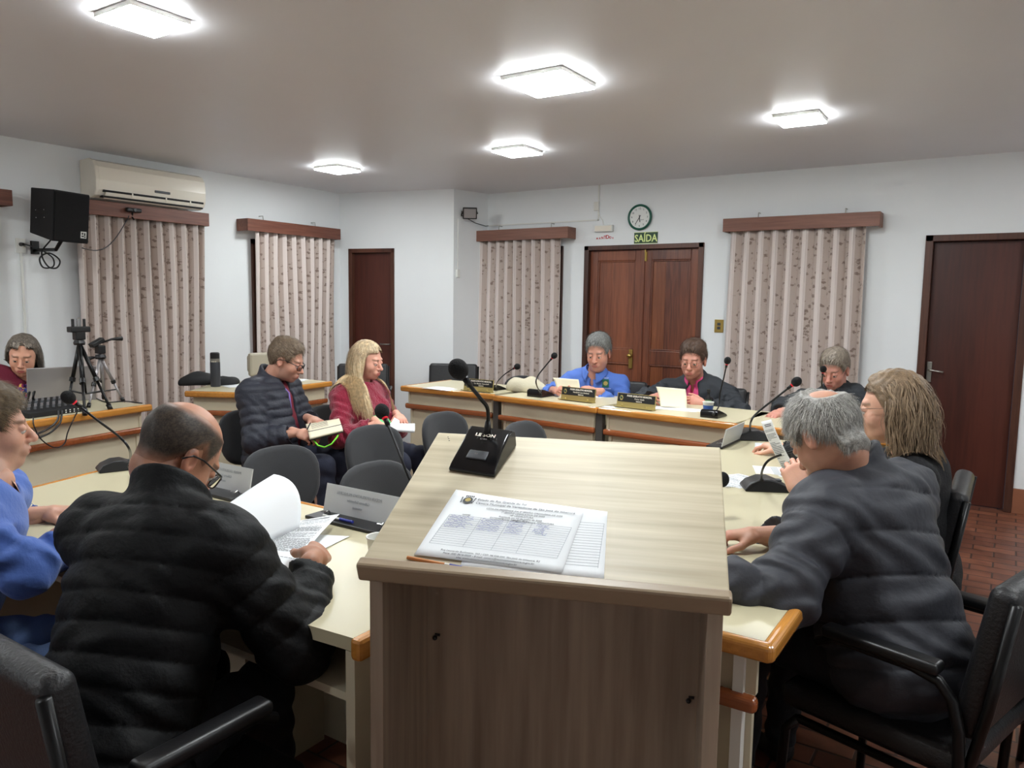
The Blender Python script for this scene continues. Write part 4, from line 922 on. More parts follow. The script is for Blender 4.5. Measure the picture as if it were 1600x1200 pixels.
cup('white paper cup on the front table half hidden by the lectern',Wz(594,886,HR),s=1.1)
blob('cap','beige cloth cap lying on the back desk under the left curtain','cap',Wz(810,613,HB)+Vector((0,.12,0)),(.17,.11,.085),M['beigecloth'],11)
flat_paper('white paper on the back desk under the blue-shirted man\'s hands',Matrix.Translation(Wz(900,620,HB)+Vector((0,.1,0))),.34,.2)
flat_paper('white paper at the left end of the back desk',Matrix.Translation(Wz(690,607,HB)),.26,.18)
flat_paper('white slip at the left end of the right back desk module',Matrix.Translation(Wz(953,636,HB)),.1,.07)
flat_paper('white paper on the back desk under the sheet of the man in pink and black',Matrix.Translation(Wz(1060,642,HB)+Vector((0,.08,0)))@Matrix.Rotation(.1,4,'Z'),.4,.16)
p=Wz(790,612,HB)
# ---------------------------------------------------------------- right table papers
flat_paper('printed sheet on the right table beside the lectern edge',Matrix.Translation(Wz(1142,753,HR))@Matrix.Rotation(-.5,4,'Z'),.21,.297,lines=30)
flat_paper('white sheet on the right table under the hand of the woman in black',Matrix.Translation(Wz(1232,738,HR))@Matrix.Rotation(-1.2,4,'Z'),.21,.297,lines=25)
flat_paper('white sheet on the right table between the microphone and the woman',Matrix.Translation(Wz(1225,700,HR))@Matrix.Rotation(-1.3,4,'Z'),.21,.297,lines=10)
flat_paper('sheet under the forearms of the grey-haired man on the right table',Matrix.Translation(Vector((-.78,2.08,HR)))@Matrix.Rotation(1.4,4,'Z'),.21,.297,lines=30)
# flag at the right edge
fb=Wd(1668,760,3.9)
o=thing('flag','yellow, red and green flag hanging from a pole at the right edge of the photo','flag',(fb.x,fb.y,0))
MB().lathe([(0,0),(.16,0),(.16,.02),(.05,.05),(.03,.08),(0,.08)]).build('pole_base',M['brass'],o)
MB().tube([(0,0,.05),(0,0,2.1)],.014).build('pole',M['ddoor'],o)
def flagpart(nm,m,z0,z1,r0,r1,ph):
    k=MB(); k.grid(lambda u,v:((r0+(r1-r0)*v)*(1+.28*math.sin(7*2*math.pi*u+ph+2*v))*math.cos(2*math.pi*u),(r0+(r1-r0)*v)*(1+.28*math.sin(7*2*math.pi*u+ph+2*v))*math.sin(2*math.pi*u),z0+(z1-z0)*v),90,12)
    k.build(nm,m,o,smooth=True,solid=.003)
flagpart('green_cloth',M['greencloth'],2.0,1.5,.03,.06,0); flagpart('red_cloth',M['redcloth'],1.5,1.1,.06,.085,1); flagpart('yellow_cloth',M['yellow'],1.13,.74,.085,.135,2); flagpart('red_cloth',M['redcloth'],.76,.66,.12,.11,2.3); flagpart('yellow_cloth',M['yellow'],.68,.38,.11,.13,2)
# ---------------------------------------------------------------- implicit surfaces for people
def nrm(v): v=np.asarray(v,float); return v/np.linalg.norm(v)
def ell(c,r,R=None,k=.02,mod=None):
    c=np.asarray(c,float); r=np.asarray(r,float); R=None if R is None else np.asarray(R,float)
    def f(P):
        q=P-c
        if R is not None: q=q@R.T            # rows of R are the local axes
        a=np.sqrt(((q/r)**2).sum(-1))+1e-9; b=np.sqrt(((q/r**2)**2).sum(-1))+1e-9
        d=a*(a-1)/b
        return d-mod(P) if mod else d
    m=r.max()+.02; return (f,c-m,c+m,k,1)
def cap(a,b,ra,rb,k=.02,mod=None):
    a=np.asarray(a,float); b=np.asarray(b,float); ab=b-a; L2=(ab@ab)+1e-9; L=math.sqrt(L2)
    def f(P):
        q=P-a; t=np.clip((q@ab)/L2,0,1); d=np.linalg.norm(q-t[...,None]*ab,axis=-1)-(ra+(rb-ra)*t)
        return d-mod(P,t*L) if mod else d
    m=max(ra,rb)+.02; return (f,np.minimum(a,b)-m,np.maximum(a,b)+m,k,1)
def ringp(c,ax,fw,R,t,hh,k=.012,el=1.0,gap=0,tilt=0):
    """stand-up collar: a tube wall about axis ax with an optional opening towards fw"""
    c=np.asarray(c,float); ax=nrm(ax); fw=nrm(np.asarray(fw)-ax*np.dot(fw,ax)); sd=np.cross(fw,ax)
    def f(P):
        q=P-c; z=q@ax; y=q@fw; x=q@sd; z=z+tilt*y
        r=np.sqrt(x*x+(y/el)**2)-R-.12*z; dz=np.maximum(np.abs(z)-hh,0); d=np.sqrt(r*r+dz*dz)-t
        if gap: d=np.maximum(d,np.minimum(gap+.25*z-np.abs(x),y+.0))
        return d
    m=R*max(1,el)+hh+t+.03; return (f,c-m,c+m,k,1)
def cut(p,k=None): f,lo,hi,kk,_=p; return (f,lo,hi,k if k is not None else kk,-1)
class Field:
    def __init__(s,lo,hi,h):
        s.lo=np.asarray(lo,float); s.h=h; s.n=np.ceil((np.asarray(hi)-s.lo)/h).astype(int)+1
        s.D=np.full(tuple(s.n),.08,np.float32)
    def add(s,prims):
        for f,lo,hi,k,sg in prims:
            m=k+3*s.h; a=np.maximum(np.floor((lo-m-s.lo)/s.h).astype(int),0); b=np.minimum(np.ceil((hi+m-s.lo)/s.h).astype(int)+1,s.n)
            if (b<=a).any(): continue
            ax=[s.lo[i]+s.h*np.arange(a[i],b[i]) for i in range(3)]
            P=np.stack(np.meshgrid(*ax,indexing='ij'),-1); d=f(P).astype(np.float32)
            S=s.D[a[0]:b[0],a[1]:b[1],a[2]:b[2]]
            if sg>0: h=np.clip(.5+.5*(d-S)/k,0,1); S[...]=d*(1-h)+S*h-k*h*(1-h)
            else: e=-d; h=np.clip(.5-.5*(e-S)/k,0,1); S[...]=e*(1-h)+S*h+k*h*(1-h)
        return s
    def pts(s):
        return np.stack(np.meshgrid(*[s.lo[i]+s.h*np.arange(s.n[i]) for i in range(3)],indexing='ij'),-1)
    def mesh(s): return surface_nets(s.D,s.lo,s.h)
def surface_nets(D,lo,h):
    S=D<0; n=D.shape
    c=np.zeros((n[0]-1,n[1]-1,n[2]-1),np.int8)
    for i in(0,1):
        for j in(0,1):
            for k in(0,1): c+=S[i:n[0]-1+i,j:n[1]-1+j,k:n[2]-1+k]
    act=(c>0)&(c<8); idx=np.argwhere(act); ids=np.full(act.shape,-1,np.int64); ids[act]=np.arange(len(idx))
    acc=np.zeros((len(idx),3)); cnt=np.zeros(len(idx)); cor=[(i,j,k) for i in(0,1) for j in(0,1) for k in(0,1)]
    val={q:D[idx[:,0]+q[0],idx[:,1]+q[1],idx[:,2]+q[2]] for q in cor}
    for p in cor:
        for ax in range(3):
            if p[ax]==0:
                q=list(p); q[ax]=1; q=tuple(q); a=val[p]; b=val[q]; m=(a<0)!=(b<0); t=np.where(m,a/(a-b+1e-12),0)
                e=np.zeros((len(idx),3)); e[:]=p; e[:,ax]+=t; acc+=e*m[:,None]; cnt+=m
    V=lo+h*(idx+acc/cnt[:,None]); F=[]
    for ax in range(3):
        b,cx=(ax+1)%3,(ax+2)%3
        sl=[slice(None)]*3; sl2=[slice(None)]*3; sl[ax]=slice(0,n[ax]-1); sl2[ax]=slice(1,n[ax])
        m=S[tuple(sl)]!=S[tuple(sl2)]; e=np.argwhere(m); ok=(e[:,b]>0)&(e[:,cx]>0)&(e[:,b]<n[b]-1)&(e[:,cx]<n[cx]-1); e=e[ok]
        if not len(e): continue
        def g(db,dc):
            q=e.copy(); q[:,b]-=db; q[:,cx]-=dc; return ids[q[:,0],q[:,1],q[:,2]]
        Q=np.stack([g(0,0),g(1,0),g(1,1),g(0,1)],1); ins=S[e[:,0],e[:,1],e[:,2]]
        Q[~ins]=Q[~ins][:,::-1]; F.append(Q)
    F=np.concatenate(F); return V,F
def np_mesh(name,V,F,m,parent,col=None,smooth=True,world=True):
    me=bpy.data.meshes.new(name)
    if world and parent is not None:
        I=np.array(root_matrix(parent).inverted()); V=V@I[:3,:3].T+I[:3,3]
    me.vertices.add(len(V)); me.vertices.foreach_set('co',V.astype(np.float32).ravel())
    k=F.shape[1]; me.loops.add(F.size); me.loops.foreach_set('vertex_index',F.astype(np.int32).ravel())
    me.polygons.add(len(F)); me.polygons.foreach_set('loop_start',np.arange(0,F.size,k,dtype=np.int32)); me.polygons.foreach_set('loop_total',np.full(len(F),k,np.int32))
    me.update(calc_edges=True); me.validate()
    if smooth: me.polygons.foreach_set('use_smooth',np.ones(len(me.polygons),bool))
    if col is not None:
        a=me.color_attributes.new('Col','FLOAT_COLOR','POINT'); a.data.foreach_set('color',np.concatenate([col,np.ones((len(col),1))],1).astype(np.float32).ravel())
    me.materials.append(m); o=bpy.data.objects.new(name,me); COL.objects.link(o)
    if parent is not None: o.parent=parent
    return o
def sst(a,b,x): t=np.clip((x-a)/(b-a),0,1); return t*t*(3-2*t)
def mixc(a,b,t): return a*(1-t[:,None])+np.asarray(b)*t[:,None]
LC=lambda r: np.array(lin(r)[:3])
M['skin']=mat('skin',(210,160,135),.48,vcol=True,bump=.06,bscale=150,var=.05,vscale=40)
_b=M['skin'].node_tree.nodes['Principled BSDF']; _b.inputs['Subsurface Weight'].default_value=.12; _b.inputs['Subsurface Radius'].default_value=(.012,.005,.003); _b.inputs['Subsurface Scale'].default_value=.5
M['hair']=mat('hair',(90,80,70),.5,vcol=True,var=.25,vscale=60,spec=.35)
M['eye']=mat('eyeball',(230,226,220),.2,vcol=True)
M['spec']=mat('spectacle_frame',(22,20,22),.3)
M['specthin']=mat('thin_metal_frame',(120,96,84),.3,metal=.7)
M['lens']=mat('spectacle_lens',(255,255,255),.0,trans=1); M['lens'].node_tree.nodes['Principled BSDF'].inputs['IOR'].default_value=1.05

def head_prims(sx=1,jaw=1,nose=1,female=False):
    L=[ell((0,-.015,.035),(.076,.098,.088)),ell((0,.03,-.02),(.064*sx,.064,.09),k=.02),
       ell((0,.028,-.070),(.050*sx*jaw,.054,.044),k=.03),ell((0,.072,-.096),(.022*jaw,.020,.018),k=.02),
       ell((.036,.058,-.032),(.026,.026,.028),k=.018),ell((-.036,.058,-.032),(.026,.026,.028),k=.018),
       cap((-.034,.080,.024),(.034,.080,.024),.010,.010,k=.016),
       ell((.031,.088,.004),(.019,.014,.011),k=.010),ell((-.031,.088,.004),(.019,.014,.011),k=.010)]
    L[7]=cut(L[7]); L[8]=cut(L[8])
    L+=[cap((0,.082,.018),(0,.109*1+.004*nose,-.028),.0085,.0105*nose,k=.012),ell((0,.112+.003*nose,-.033),(.0125*nose,.0115,.010),k=.007),
        ell((.0125,.101,-.037),(.008,.010,.007),k=.006),ell((-.0125,.101,-.037),(.008,.010,.007),k=.006),
        ell((.031,.081,.003),(.0155,.0150,.0135),k=.004),ell((-.031,.081,.003),(.0155,.0150,.0135),k=.004),
        ell((0,.088,-.065),(.030,.020,.020),k=.014),
        cap((-.017,.097,-.0615),(.017,.097,-.0615),.0045,.0045,k=.006),ell((0,.104,-.061),(.010,.005,.005),k=.006),
        cap((-.014,.096,-.0715),(.014,.096,-.0715),.0062,.0062,k=.006),
        cut(cap((-.024,.1045,-.0665),(.024,.1045,-.0665),.0022,.0022),k=.003)]
    for s in(-1,1):
        Re=np.array([[1,.0,0],[0,math.cos(.25),math.sin(.25)],[0,-math.sin(.25),math.cos(.25)]])
        L+=[ell((s*.080,-.008,-.006),(.0085,.018,.031),R=Re,k=.008),cut(ell((s*.088,-.004,-.004),(.0065,.010,.020),R=Re),k=.004),ell((s*.077,-.004,-.030),(.008,.009,.010),k=.006)]
    return L
def hair_mask(p,style):
    x,y,z=p[...,0],p[...,1],p[...,2]
    ys=[-.2,-.11,-.075,-.05,-.03,-.012,.005,.02,.035,.05,.065,.085,.12]
    base={'short':[-.055,-.055,-.055,-.045,-.02,.02,.034,.01,-.002,.045,.062,.078,.10],
          'long':[-.09,-.09,-.09,-.085,-.08,-.06,-.045,.01,.035,.052,.066,.082,.10]}[style.get('line','short')]
    fh=style.get('forehead',0); zl=np.interp(y,ys,base)+fh*sst(.02,.08,y)
    m=z-zl
    if style.get('nape'): m=np.maximum(m,np.minimum(z+.055+style['nape'],-y-.05))
    if 'bald' in style:
        for (bc,br) in style['bald']:
            bc=np.asarray(bc); br=np.asarray(br,float); d=(np.sqrt((((p-bc)/br)**2).sum(-1))-1)*br.mean(); m=np.minimum(m,d)
    return m
def person(label,**q):
    g=lambda k,d=None:q.get(k,d)
    H,N,Pv=[np.array(g(k),float) for k in('head','neck','pelvis')]
    root=thing('person',label,'person',(Pv[0],Pv[1],0))
    near=g('near',False); hh=.0028 if near else .0042; hc=.006 if near else .0085
    # head frame
    ya=math.radians(g('look')); pi_=math.radians(g('down',10)); ro=math.radians(g('roll',0))
    fy=np.array([math.cos(ya)*math.cos(pi_),math.sin(ya)*math.cos(pi_),-math.sin(pi_)]); rx=np.array([math.sin(ya),-math.cos(ya),0]); uz=np.cross(rx,fy)
    rx,uz=rx*math.cos(ro)+uz*math.sin(ro),uz*math.cos(ro)-rx*math.sin(ro)
    s=g('hs',1.0); RW=np.stack([rx,fy,uz])          # rows
    toL=lambda P:((P-H)@RW.T)/s
    toW=lambda P:(P*s)@RW+H
    nl=toL(N); prims=head_prims(g('wide',1),g('jaw',1),g('nose',1))
    neckr=g('neckr',.056); nb=nl+(nl-np.array([0,-.03,-.07]))*.25
    Ff=Field((-.105,min(-.15,nb[1]-.06),min(nb[2],-.13)-.05),(.105,.145,.15),hh); Ff.add([cap((0,-.028,-.055),nb,neckr,neckr*1.12,k=.03)]); 
    if g('doublechin'): Ff.add([ell((0,.03,-.105),(.045,.05,.03),k=.03)])
    Ff.add(prims[:3]); base=Ff.D.copy(); Ff.add(prims[3:])
    V,Fc=Ff.mesh(); Nn=len(V)
    skin=LC(g('skin',(206,150,124))); col=np.tile(skin,(Nn,1)); x,y,z=V.T
    red=LC((190,104,90)); lip=LC(g('lips',(176,96,88)))
    nz=np.exp(-(x**2/.02**2+(y-.105)**2/.03**2+(z+.03)**2/.025**2)); ck=np.exp(-((np.abs(x)-.04)**2/.02**2+(y-.07)**2/.03**2+(z+.03)**2/.025**2))
    col=mixc(col,red,np.clip(.22*nz+.16*ck,0,.35)); er=sst(.076,.084,np.abs(x))*(np.abs(z)<.05); col=mixc(col,red,er*.22)
    lp=((np.abs(x)<.023)&(y>.093)&(z<-.0575)&(z>-.079)).astype(float)*(1-sst(.6,1,((x/.023)**2+((z+.0675)/.0115)**2))); col=mixc(col,lip,lp*.8)
    hcol=LC(g('hair',(70,56,44))); st=g('style',{})
    bw=((np.abs(np.abs(x)-.032)<.021)&(y>.062)).astype(float)*(1-sst(.7,1.2,np.abs(z-.0235+.12*(np.abs(x)-.03)**1*0)/.005)); col=mixc(col,LC(g('brow',g('hair',(70,56,44)))),bw*g('browk',.6))
    if g('stubble'): sb=sst(-.03,-.05,z)*(y>.0)*(1-lp)*sst(-.16,-.115,z); col=mixc(col,LC((112,100,92)),sb*g('stubble'))
    hm=hair_mask(V,st); col=mixc(col,hcol,sst(-.008,.012,hm)*(.55 if not g('nohair') else .0)*(y<.1))
    sk=[(toW(V),Fc,col)]
    # torso and arm skeleton
    tf=math.radians(g('face')); fw=np.array([math.cos(tf),math.sin(tf),0]); sd=np.array([math.sin(tf),-math.cos(tf),0])   # sd: person's right
    up=nrm(N-Pv); fwt=nrm(fw-up*(fw@up)); Rt=np.stack([sd,fwt,up]); B=g('build',1.0); sw=g('sw',.185)
    drop=g('drop',.055); bow=np.array(g('bow',0.0))
    SR=N+sd*sw-up*drop+fwt*g('shf',.0)+np.array(g('dR',(0,0,0))); SLf=N-sd*sw-up*drop+fwt*g('shf',.0)+np.array(g('dL',(0,0,0)))
    def elbow(S,W,pole,l1=.29,l2=.26):
        S=np.asarray(S);W=np.asarray(W,float);d=np.linalg.norm(W-S); 
        if d>l1+l2-.01: sc_=(d+.01)/(l1+l2); l1*=sc_; l2*=sc_
        a=(l1*l1-l2*l2+d*d)/(2*d); hgt=math.sqrt(max(l1*l1-a*a,0)); n=nrm(W-S); pl=np.asarray(pole,float); pl=pl-n*(pl@n); return S+n*a+nrm(pl)*hgt
    arms=[]
    for nm,S,sg in(('R',SR,1),('L',SLf,-1)):
        W=np.array(g('w'+nm),float); pole=np.array(g('pole'+nm,tuple(sd*sg*.6-np.array([0,0,.8])-fw*.2)),float); E=np.array(g('e'+nm)) if g('e'+nm) is not None else elbow(S,W,pole); arms.append((nm,S,E,W,sg))
    mid=lambda t,f=0,: Pv+(N-Pv)*t+fwt*f-fwt*bow*math.sin(math.pi*t)
    kn=[np.array(g('kneeR',tuple(Pv+fw*.43+sd*.11+np.array([0,0,.0]))),float),np.array(g('kneeL',tuple(Pv+fw*.43-sd*.11)),float)]
    for k_ in kn: k_[2]=g('kz',.54)
    ank=[np.array([k_[0]+fw[0]*g('ankf',.03),k_[1]+fw[1]*g('ankf',.03),.09]) for k_ in kn]
    # skin under the clothes: trunk, arms and legs as one coarse surface
    allp=np.array([Pv,N,SR,SLf]+[a[2] for a in arms]+[a[3] for a in arms]+kn+ank)
    Fb=Field(allp.min(0)-.14,allp.max(0)+.14,.014)
    Fb.add([ell(Pv,(.14*B,.11*B,.10),R=Rt),ell(mid(.35),(.12*B,.10*B,.15),R=Rt,k=.05),ell(mid(.7),(.14*B,.09,.16),R=Rt,k=.05),cap(N-up*.05,N+up*.03,.055,.05,k=.04)]+
       [c_ for nm,S,E,W,sg in arms for c_ in(cap(N-up*.06,S,.05,.045,k=.03),cap(S,E,.044,.036,k=.02),cap(E,W,.036,.026,k=.02))]+
       [c_ for K,A,sg in zip(kn,ank,(1,-1)) for c_ in(cap(Pv+sd*sg*.09,K,.07,.05,k=.03),cap(K,A,.045,.035,k=.02),cap(A-np.array([0,0,.03]),A+fw*.14-np.array([0,0,.05]),.03,.025,k=.02))])
    Vb,Fcb=Fb.mesh(); sk.append((Vb,Fcb,np.tile(skin,(len(Vb),1))))
    # hands
    handspec=g('hands',{})
    for nm,S,E,W,sg in arms:
        hp=handspec.get(nm,{}); yd=nrm(hp.get('dir',tuple(W-E))); zb=np.array(hp.get('back',(0,0,1)),float); zb=nrm(zb-yd*(zb@yd)); xb=np.cross(yd,zb)*(-sg)   # x towards the thumb
        # right hand palm down, fingers forward: thumb to the left
        RH=np.stack([xb,yd,zb]); c1,c2,c3=hp.get('curl',(.45,.6,.4)); spread=hp.get('spread',.06); hs=g('handscale',1.0)
        pr=[cap((0,-.05,0),(0,.015,0),.026,.024,k=.02),cap((.020,.03,0),(.026,.085,0),.0135,.0125,k=.02),cap((.004,.03,.002),(.008,.088,.002),.014,.0125,k=.02),cap((-.012,.03,.001),(-.011,.085,.001),.0135,.012,k=.02),cap((-.022,.025,0),(-.029,.076,-.002),.013,.011,k=.02),ell((.022,.03,-.010),(.018,.03,.014),k=.015)]
        for fx_,fy_,Ls,r_,i in((.027,.088,(.040,.025,.020),.0088,0),(.0085,.092,(.044,.028,.022),.009,1),(-.0115,.088,(.040,.026,.021),.0085,2),(-.030,.078,(.032,.021,.018),.0075,3)):
            p=np.array([fx_,fy_,0.]); a=0; sp_=(1.5-i)*spread
            for L_,c_,rr_ in zip(Ls,(c1,c2,c3),(1,.92,.82)):
                a+=c_*(1+.07*(i-1)); dv=np.array([math.sin(sp_)*math.cos(a),math.cos(sp_)*math.cos(a),-math.sin(a)]); e=p+dv*L_; pr.append(cap(p,e,r_*rr_,r_*rr_*.9,k=.004)); p=e
        ta=hp.get('thumb',(.62,.68,-.30)); t0=np.array([.026,.022,-.008]); t1=t0+nrm(ta)*.045; tb=hp.get('thumb2',(.25,.9,-.3)); t2=t1+nrm(tb)*.032; t3=t2+nrm(np.array(tb)*np.array([.5,1,1]))*.026
        pr+=[cap(t0,t1,.015,.0115,k=.012),cap(t1,t2,.0112,.010,k=.005),cap(t2,t3,.010,.0085,k=.004)]
        for p_ in range(len(pr)): pass
        Fh=Field((-.09,-.09,-.11),(.10,.21,.07),.0026 if near else .0036).add(pr); Vh,Fch=Fh.mesh()
        ch=np.tile(skin,(len(Vh),1)); kn_=sst(.0,.02,Vh[:,1]-.07); ch=mixc(ch,red,.22*kn_)
        sk.append(((Vh*hs)@RH+W,Fch,ch))
    off=0;VV=[];FF=[];CC=[]
    for v,f,c_ in sk: VV.append(v);FF.append(f+off);CC.append(c_);off+=len(v)
    np_mesh('body',np.concatenate(VV),np.concatenate(FF),M['skin'],root,np.concatenate(CC))
    # eyes
    if not g('noeyes'):
        for s_ in(-1,1):
            k=MB().sphere((0,0,0),.0128*s,14,10); vv=np.array(k.v)/s; gz=nrm(np.array([0,1,g('gaze',-.35)])); dt=(vv/np.linalg.norm(vv,axis=1)[:,None])@gz
            cc=np.where((dt>.86)[:,None],LC((40,30,24)),LC((214,206,200))); wv=toW(vv+np.array([s_*.031,.0828,g('eyez',-.002)]))
            fq=[f for f in k.f if len(f)==4]; np_mesh('eye',wv,np.array(fq),M['eye'],root,cc)
    # hair
    if not g('nohair'):
        T=st.get('T',.014); Pg=Ff.pts(); m=hair_mask(Pg,st); t=T*sst(-.004,st.get('ramp',.022),m)-.004*(1-sst(-.012,.002,m))
        tz=st.get('top',0); t=t+tz*sst(.06,.12,Pg[...,2])*sst(0,.02,m)
        rs=np.random.RandomState(g('seed',1)); a1,a2,a3=rs.uniform(60,110,3)
        t=t+T*.16*np.sin(Pg[...,0]*a1*1.6+3*np.sin(Pg[...,1]*50))*np.sin(Pg[...,1]*a2+2*np.sin(Pg[...,2]*60))*sst(0,.02,m)
        Fh=Field(Ff.lo,Ff.lo+Ff.h*(Ff.n-1),Ff.h); Fh.D=(base-t).astype(np.float32); Fh.D=np.where(Pg[...,2]<nl[2]+.02,np.maximum(Fh.D,.01),Fh.D)
        # close the field at its borders
        for sl in((0,),(-1,)): Fh.D[sl[0],:,:]=.01; Fh.D[:,sl[0],:]=.01; Fh.D[:,:,sl[0]]=.01
        Vh,Fch=Fh.mesh(); mh=hair_mask(Vh,st); keep=(mh>-.009); fk=keep[Fch].all(1); Fch=Fch[fk]; used=np.unique(Fch); re=np.full(len(Vh),-1); re[used]=np.arange(len(used)); Vh=Vh[used]; Fch=re[Fch]; mh=mh[used]
        h2=LC(g('hair2',g('hair',(70,56,44)))); tt=rs.rand(len(Vh)); cc=mixc(np.tile(hcol,(len(Vh),1)),h2,tt*.6); cc=mixc(cc,skin*.75,(1-sst(-.002,st.get('fade',.004),mh))*(.9 if 'fade' in st else .5))
        hair=np_mesh('hair',toW(Vh),Fch,M['hair'],root,cc)
        # strands
        ns=g('strands',4200 if near else 900); cand=np.where(mh>.004)[0]; ids=rs.choice(cand,ns); p=Vh[ids]+rs.uniform(-.001,.001,(ns,3)); c0=np.array([0,-.015,.035]); nn=(p-c0)/np.array([.076,.098,.088])**2; nn/=np.linalg.norm(nn,axis=1)[:,None]
        cr=np.array(st.get('crown',(0,-.05,.13))); longh=g('long')
        if not longh:
            fl=(p-cr); fl[:,1]+=st.get('comb',0)*.1; fl+=rs.normal(0,.02,fl.shape); fl-=nn*(fl*nn).sum(1)[:,None]; fl/=np.linalg.norm(fl,axis=1)[:,None]+1e-6
            L=st.get('len',.024)*rs.uniform(.6,1.3,ns)*sst(-.0,.03,mh[ids]+.012); wd=g('sw_',.0011 if near else .0024); lift=st.get('lift',.25)
            q0=p-nn*.003; segs=[q0]; d=fl+nn*lift*rs.uniform(.3,1.6,(ns,1))
            for i in range(3):
                q0=q0+d*(L/3)[:,None]; segs.append(q0); d=d-nn*.16*(1+i*.6)+rs.normal(0,.10,d.shape)
            nseg=4
        else:
            Lm=longh['len']; st_=.014; n_=int(Lm/st_); q0=p-nn*.002; side=np.sign(p[:,0]+longh.get('part',0.0)+1e-4); d=np.stack([side*.6*(p[:,2]>.04),-.9*np.ones(ns),-.30*np.ones(ns)],1); segs=[toW(q0)]
            cl=[]; 
            obst=[(f,k_) for (f,lo,hi,k_,sg_) in [ell(Pv,(.19*B,.15*B,.12),R=Rt),ell(mid(.35,.03),(.17*B,.15*B,.17),R=Rt),ell(mid(.72,.01),(.19*B,.15*B+longh.get('bust',0),.20),R=Rt),cap(N-up*.04,SR,.085,.085),cap(N-up*.04,SLf,.085,.085),cap(SR,arms[0][2],.075,.06),cap(SLf,arms[1][2],.075,.06),cap(N,H,.065,.06)]]
            W_=toW(q0); dW=d@RW; dW/=np.linalg.norm(dW,axis=1)[:,None]; bent=rs.uniform(.86,1.1,ns)
            fwdpull=longh.get('fwd',0.); 
            for i in range(n_):
                dW=dW*.62+np.array([0,0,-1])*.38+rs.normal(0,longh.get('mess',.05),dW.shape)
                if fwdpull and i>6: dW=dW+fwt*fwdpull*np.where(rs.rand(ns)<2,1,1)[:,None]*(np.abs((W_-H)@sd)>.05)[:,None]
                if longh.get('wave'): dW=dW+sd*(longh['wave']*np.sin(i*.75+ids*.01))[:,None]+fw*(longh['wave']*np.cos(i*.6+ids*.013))[:,None]
                dW/=np.linalg.norm(dW,axis=1)[:,None]; W_=W_+dW*st_*(np.minimum(bent,1.1))[:,None]
                ql=toL(W_); e=(ql-c0)/(np.array([.076,.098,.088])+.006+.007*bent[:,None]); r_=np.linalg.norm(e,axis=1); ins=r_<1; e2=np.where(ins[:,None],(ql-c0)/np.maximum(r_,.2)[:,None]+c0,ql)
                fl_=longh.get('face',.022); fx_=np.where((e2[:,1]>fl_)&(e2[:,2]<.07)&(e2[:,2]>-.14),fl_,e2[:,1]); e2[:,1]=np.where(np.abs(e2[:,0])<.11,fx_,e2[:,1]); 
                e2[:,0]=np.where((e2[:,2]<.02)&(e2[:,1]>-.02)&(np.abs(e2[:,0])<.075),np.sign(e2[:,0]+1e-5)*.075,e2[:,0]); W_=toW(e2)
                for f,_k in obst:
                    dd=f(W_); bad=dd<.012
                    if bad.any():
                        eps=.004; gr=np.stack([(f(W_+np.eye(3)[a_]*eps)-dd)/eps for a_ in range(3)],1); gr/=np.linalg.norm(gr,axis=1)[:,None]+1e-6; W_=W_+gr*(np.where(bad,.012-dd,0))[:,None]
                segs.append(W_)
            nseg=len(segs); wd=longh.get('w',.0035); segs=[toL(v) for v in segs]
        tips=[]; ti=rs.rand(ns); NS=len(segs); Vs=[];Cs=[]
        for j,qj in enumerate(segs):
            dd=(segs[min(j+1,NS-1)]-segs[max(j-1,0)]); sdv=np.cross(dd,nn if not longh else nn+rs.normal(0,.02,nn.shape)*0); sdv/=np.linalg.norm(sdv,axis=1)[:,None]+1e-9
            wj=wd*(1-.75*(j/(NS-1))**(1.5 if not longh else 3)); Vs+= [qj-sdv*wj/2,qj+sdv*wj/2]
        Vs=np.stack(Vs,1); Vs=Vs.reshape(-1,3); b_=np.arange(ns)[:,None]*2*NS; Q=[]
        for j in range(NS-1): Q.append(b_+np.array([[2*j,2*j+1,2*j+3,2*j+2]]))
        Q=np.concatenate(Q); cl=mixc(np.tile(hcol,(ns,1)),h2,ti); cl=np.repeat(cl,2*NS,0)
        if g('roots') is not None:
            jj=np.tile(np.repeat(np.arange(NS),2),ns)/NS; cl=mixc(cl,LC(g('roots')),np.clip(.75-jj*3.2,0,1)); 
        o=np_mesh('hair_strands',toW(Vs),Q,M['hair'],hair,cl,smooth=False); o['kind']='stuff'
    # clothes
    def cloth(nm,m_,th,hcell,kind,col=None):
        qa=g('quilt',0) if kind=='outer' else 0; ql=g('quiltL',.075); wr=g('wrinkle',.004)
        def fold(P):
            a=P@np.array([31.,17.,9.]); b=P@np.array([-11.,27.,33.]); return wr*(np.sin(a+2.2*np.sin(b*.6))*np.cos(b*.8+1.3*np.sin(a*.5)))
        ax0=Pv
        def mt(P):
            r=fold(P)*.8
            if qa: sq=((P-ax0)@up)/ql+.25*np.sin((P@sd)*6); r=r+qa*(np.abs(np.sin(math.pi*sq))**.38-.6)
            return r
        def ma(P,s_):
            r=fold(P*1.3)
            if qa: r=r+qa*(np.abs(np.sin(math.pi*(s_/ql+.3)))**.38-.6)
            else: r=r+wr*1.0*np.sin(s_*95+2*np.sin(P@np.array([20.,15.,25.])))
            return r
        be=g('belly',.0); bu=g('bust',.0)
        lo=[mid(.02),mid(.18,.02)]
        pr=[ell(mid(.0),(.165*B+th,.135*B+th+be*.5,.12+th),R=Rt,mod=mt,k=.06),ell(mid(.30,.015+be*.4),(.155*B+th,.125*B+th+be,.17),R=Rt,k=.07,mod=mt),ell(mid(.66,.01),(.165*B+th,.115*B+th*1.2,.19),R=Rt,k=.08,mod=mt),
            ell(mid(.86,-.01),(.15*B+th,.095+th,.11),R=Rt,k=.06,mod=mt)]
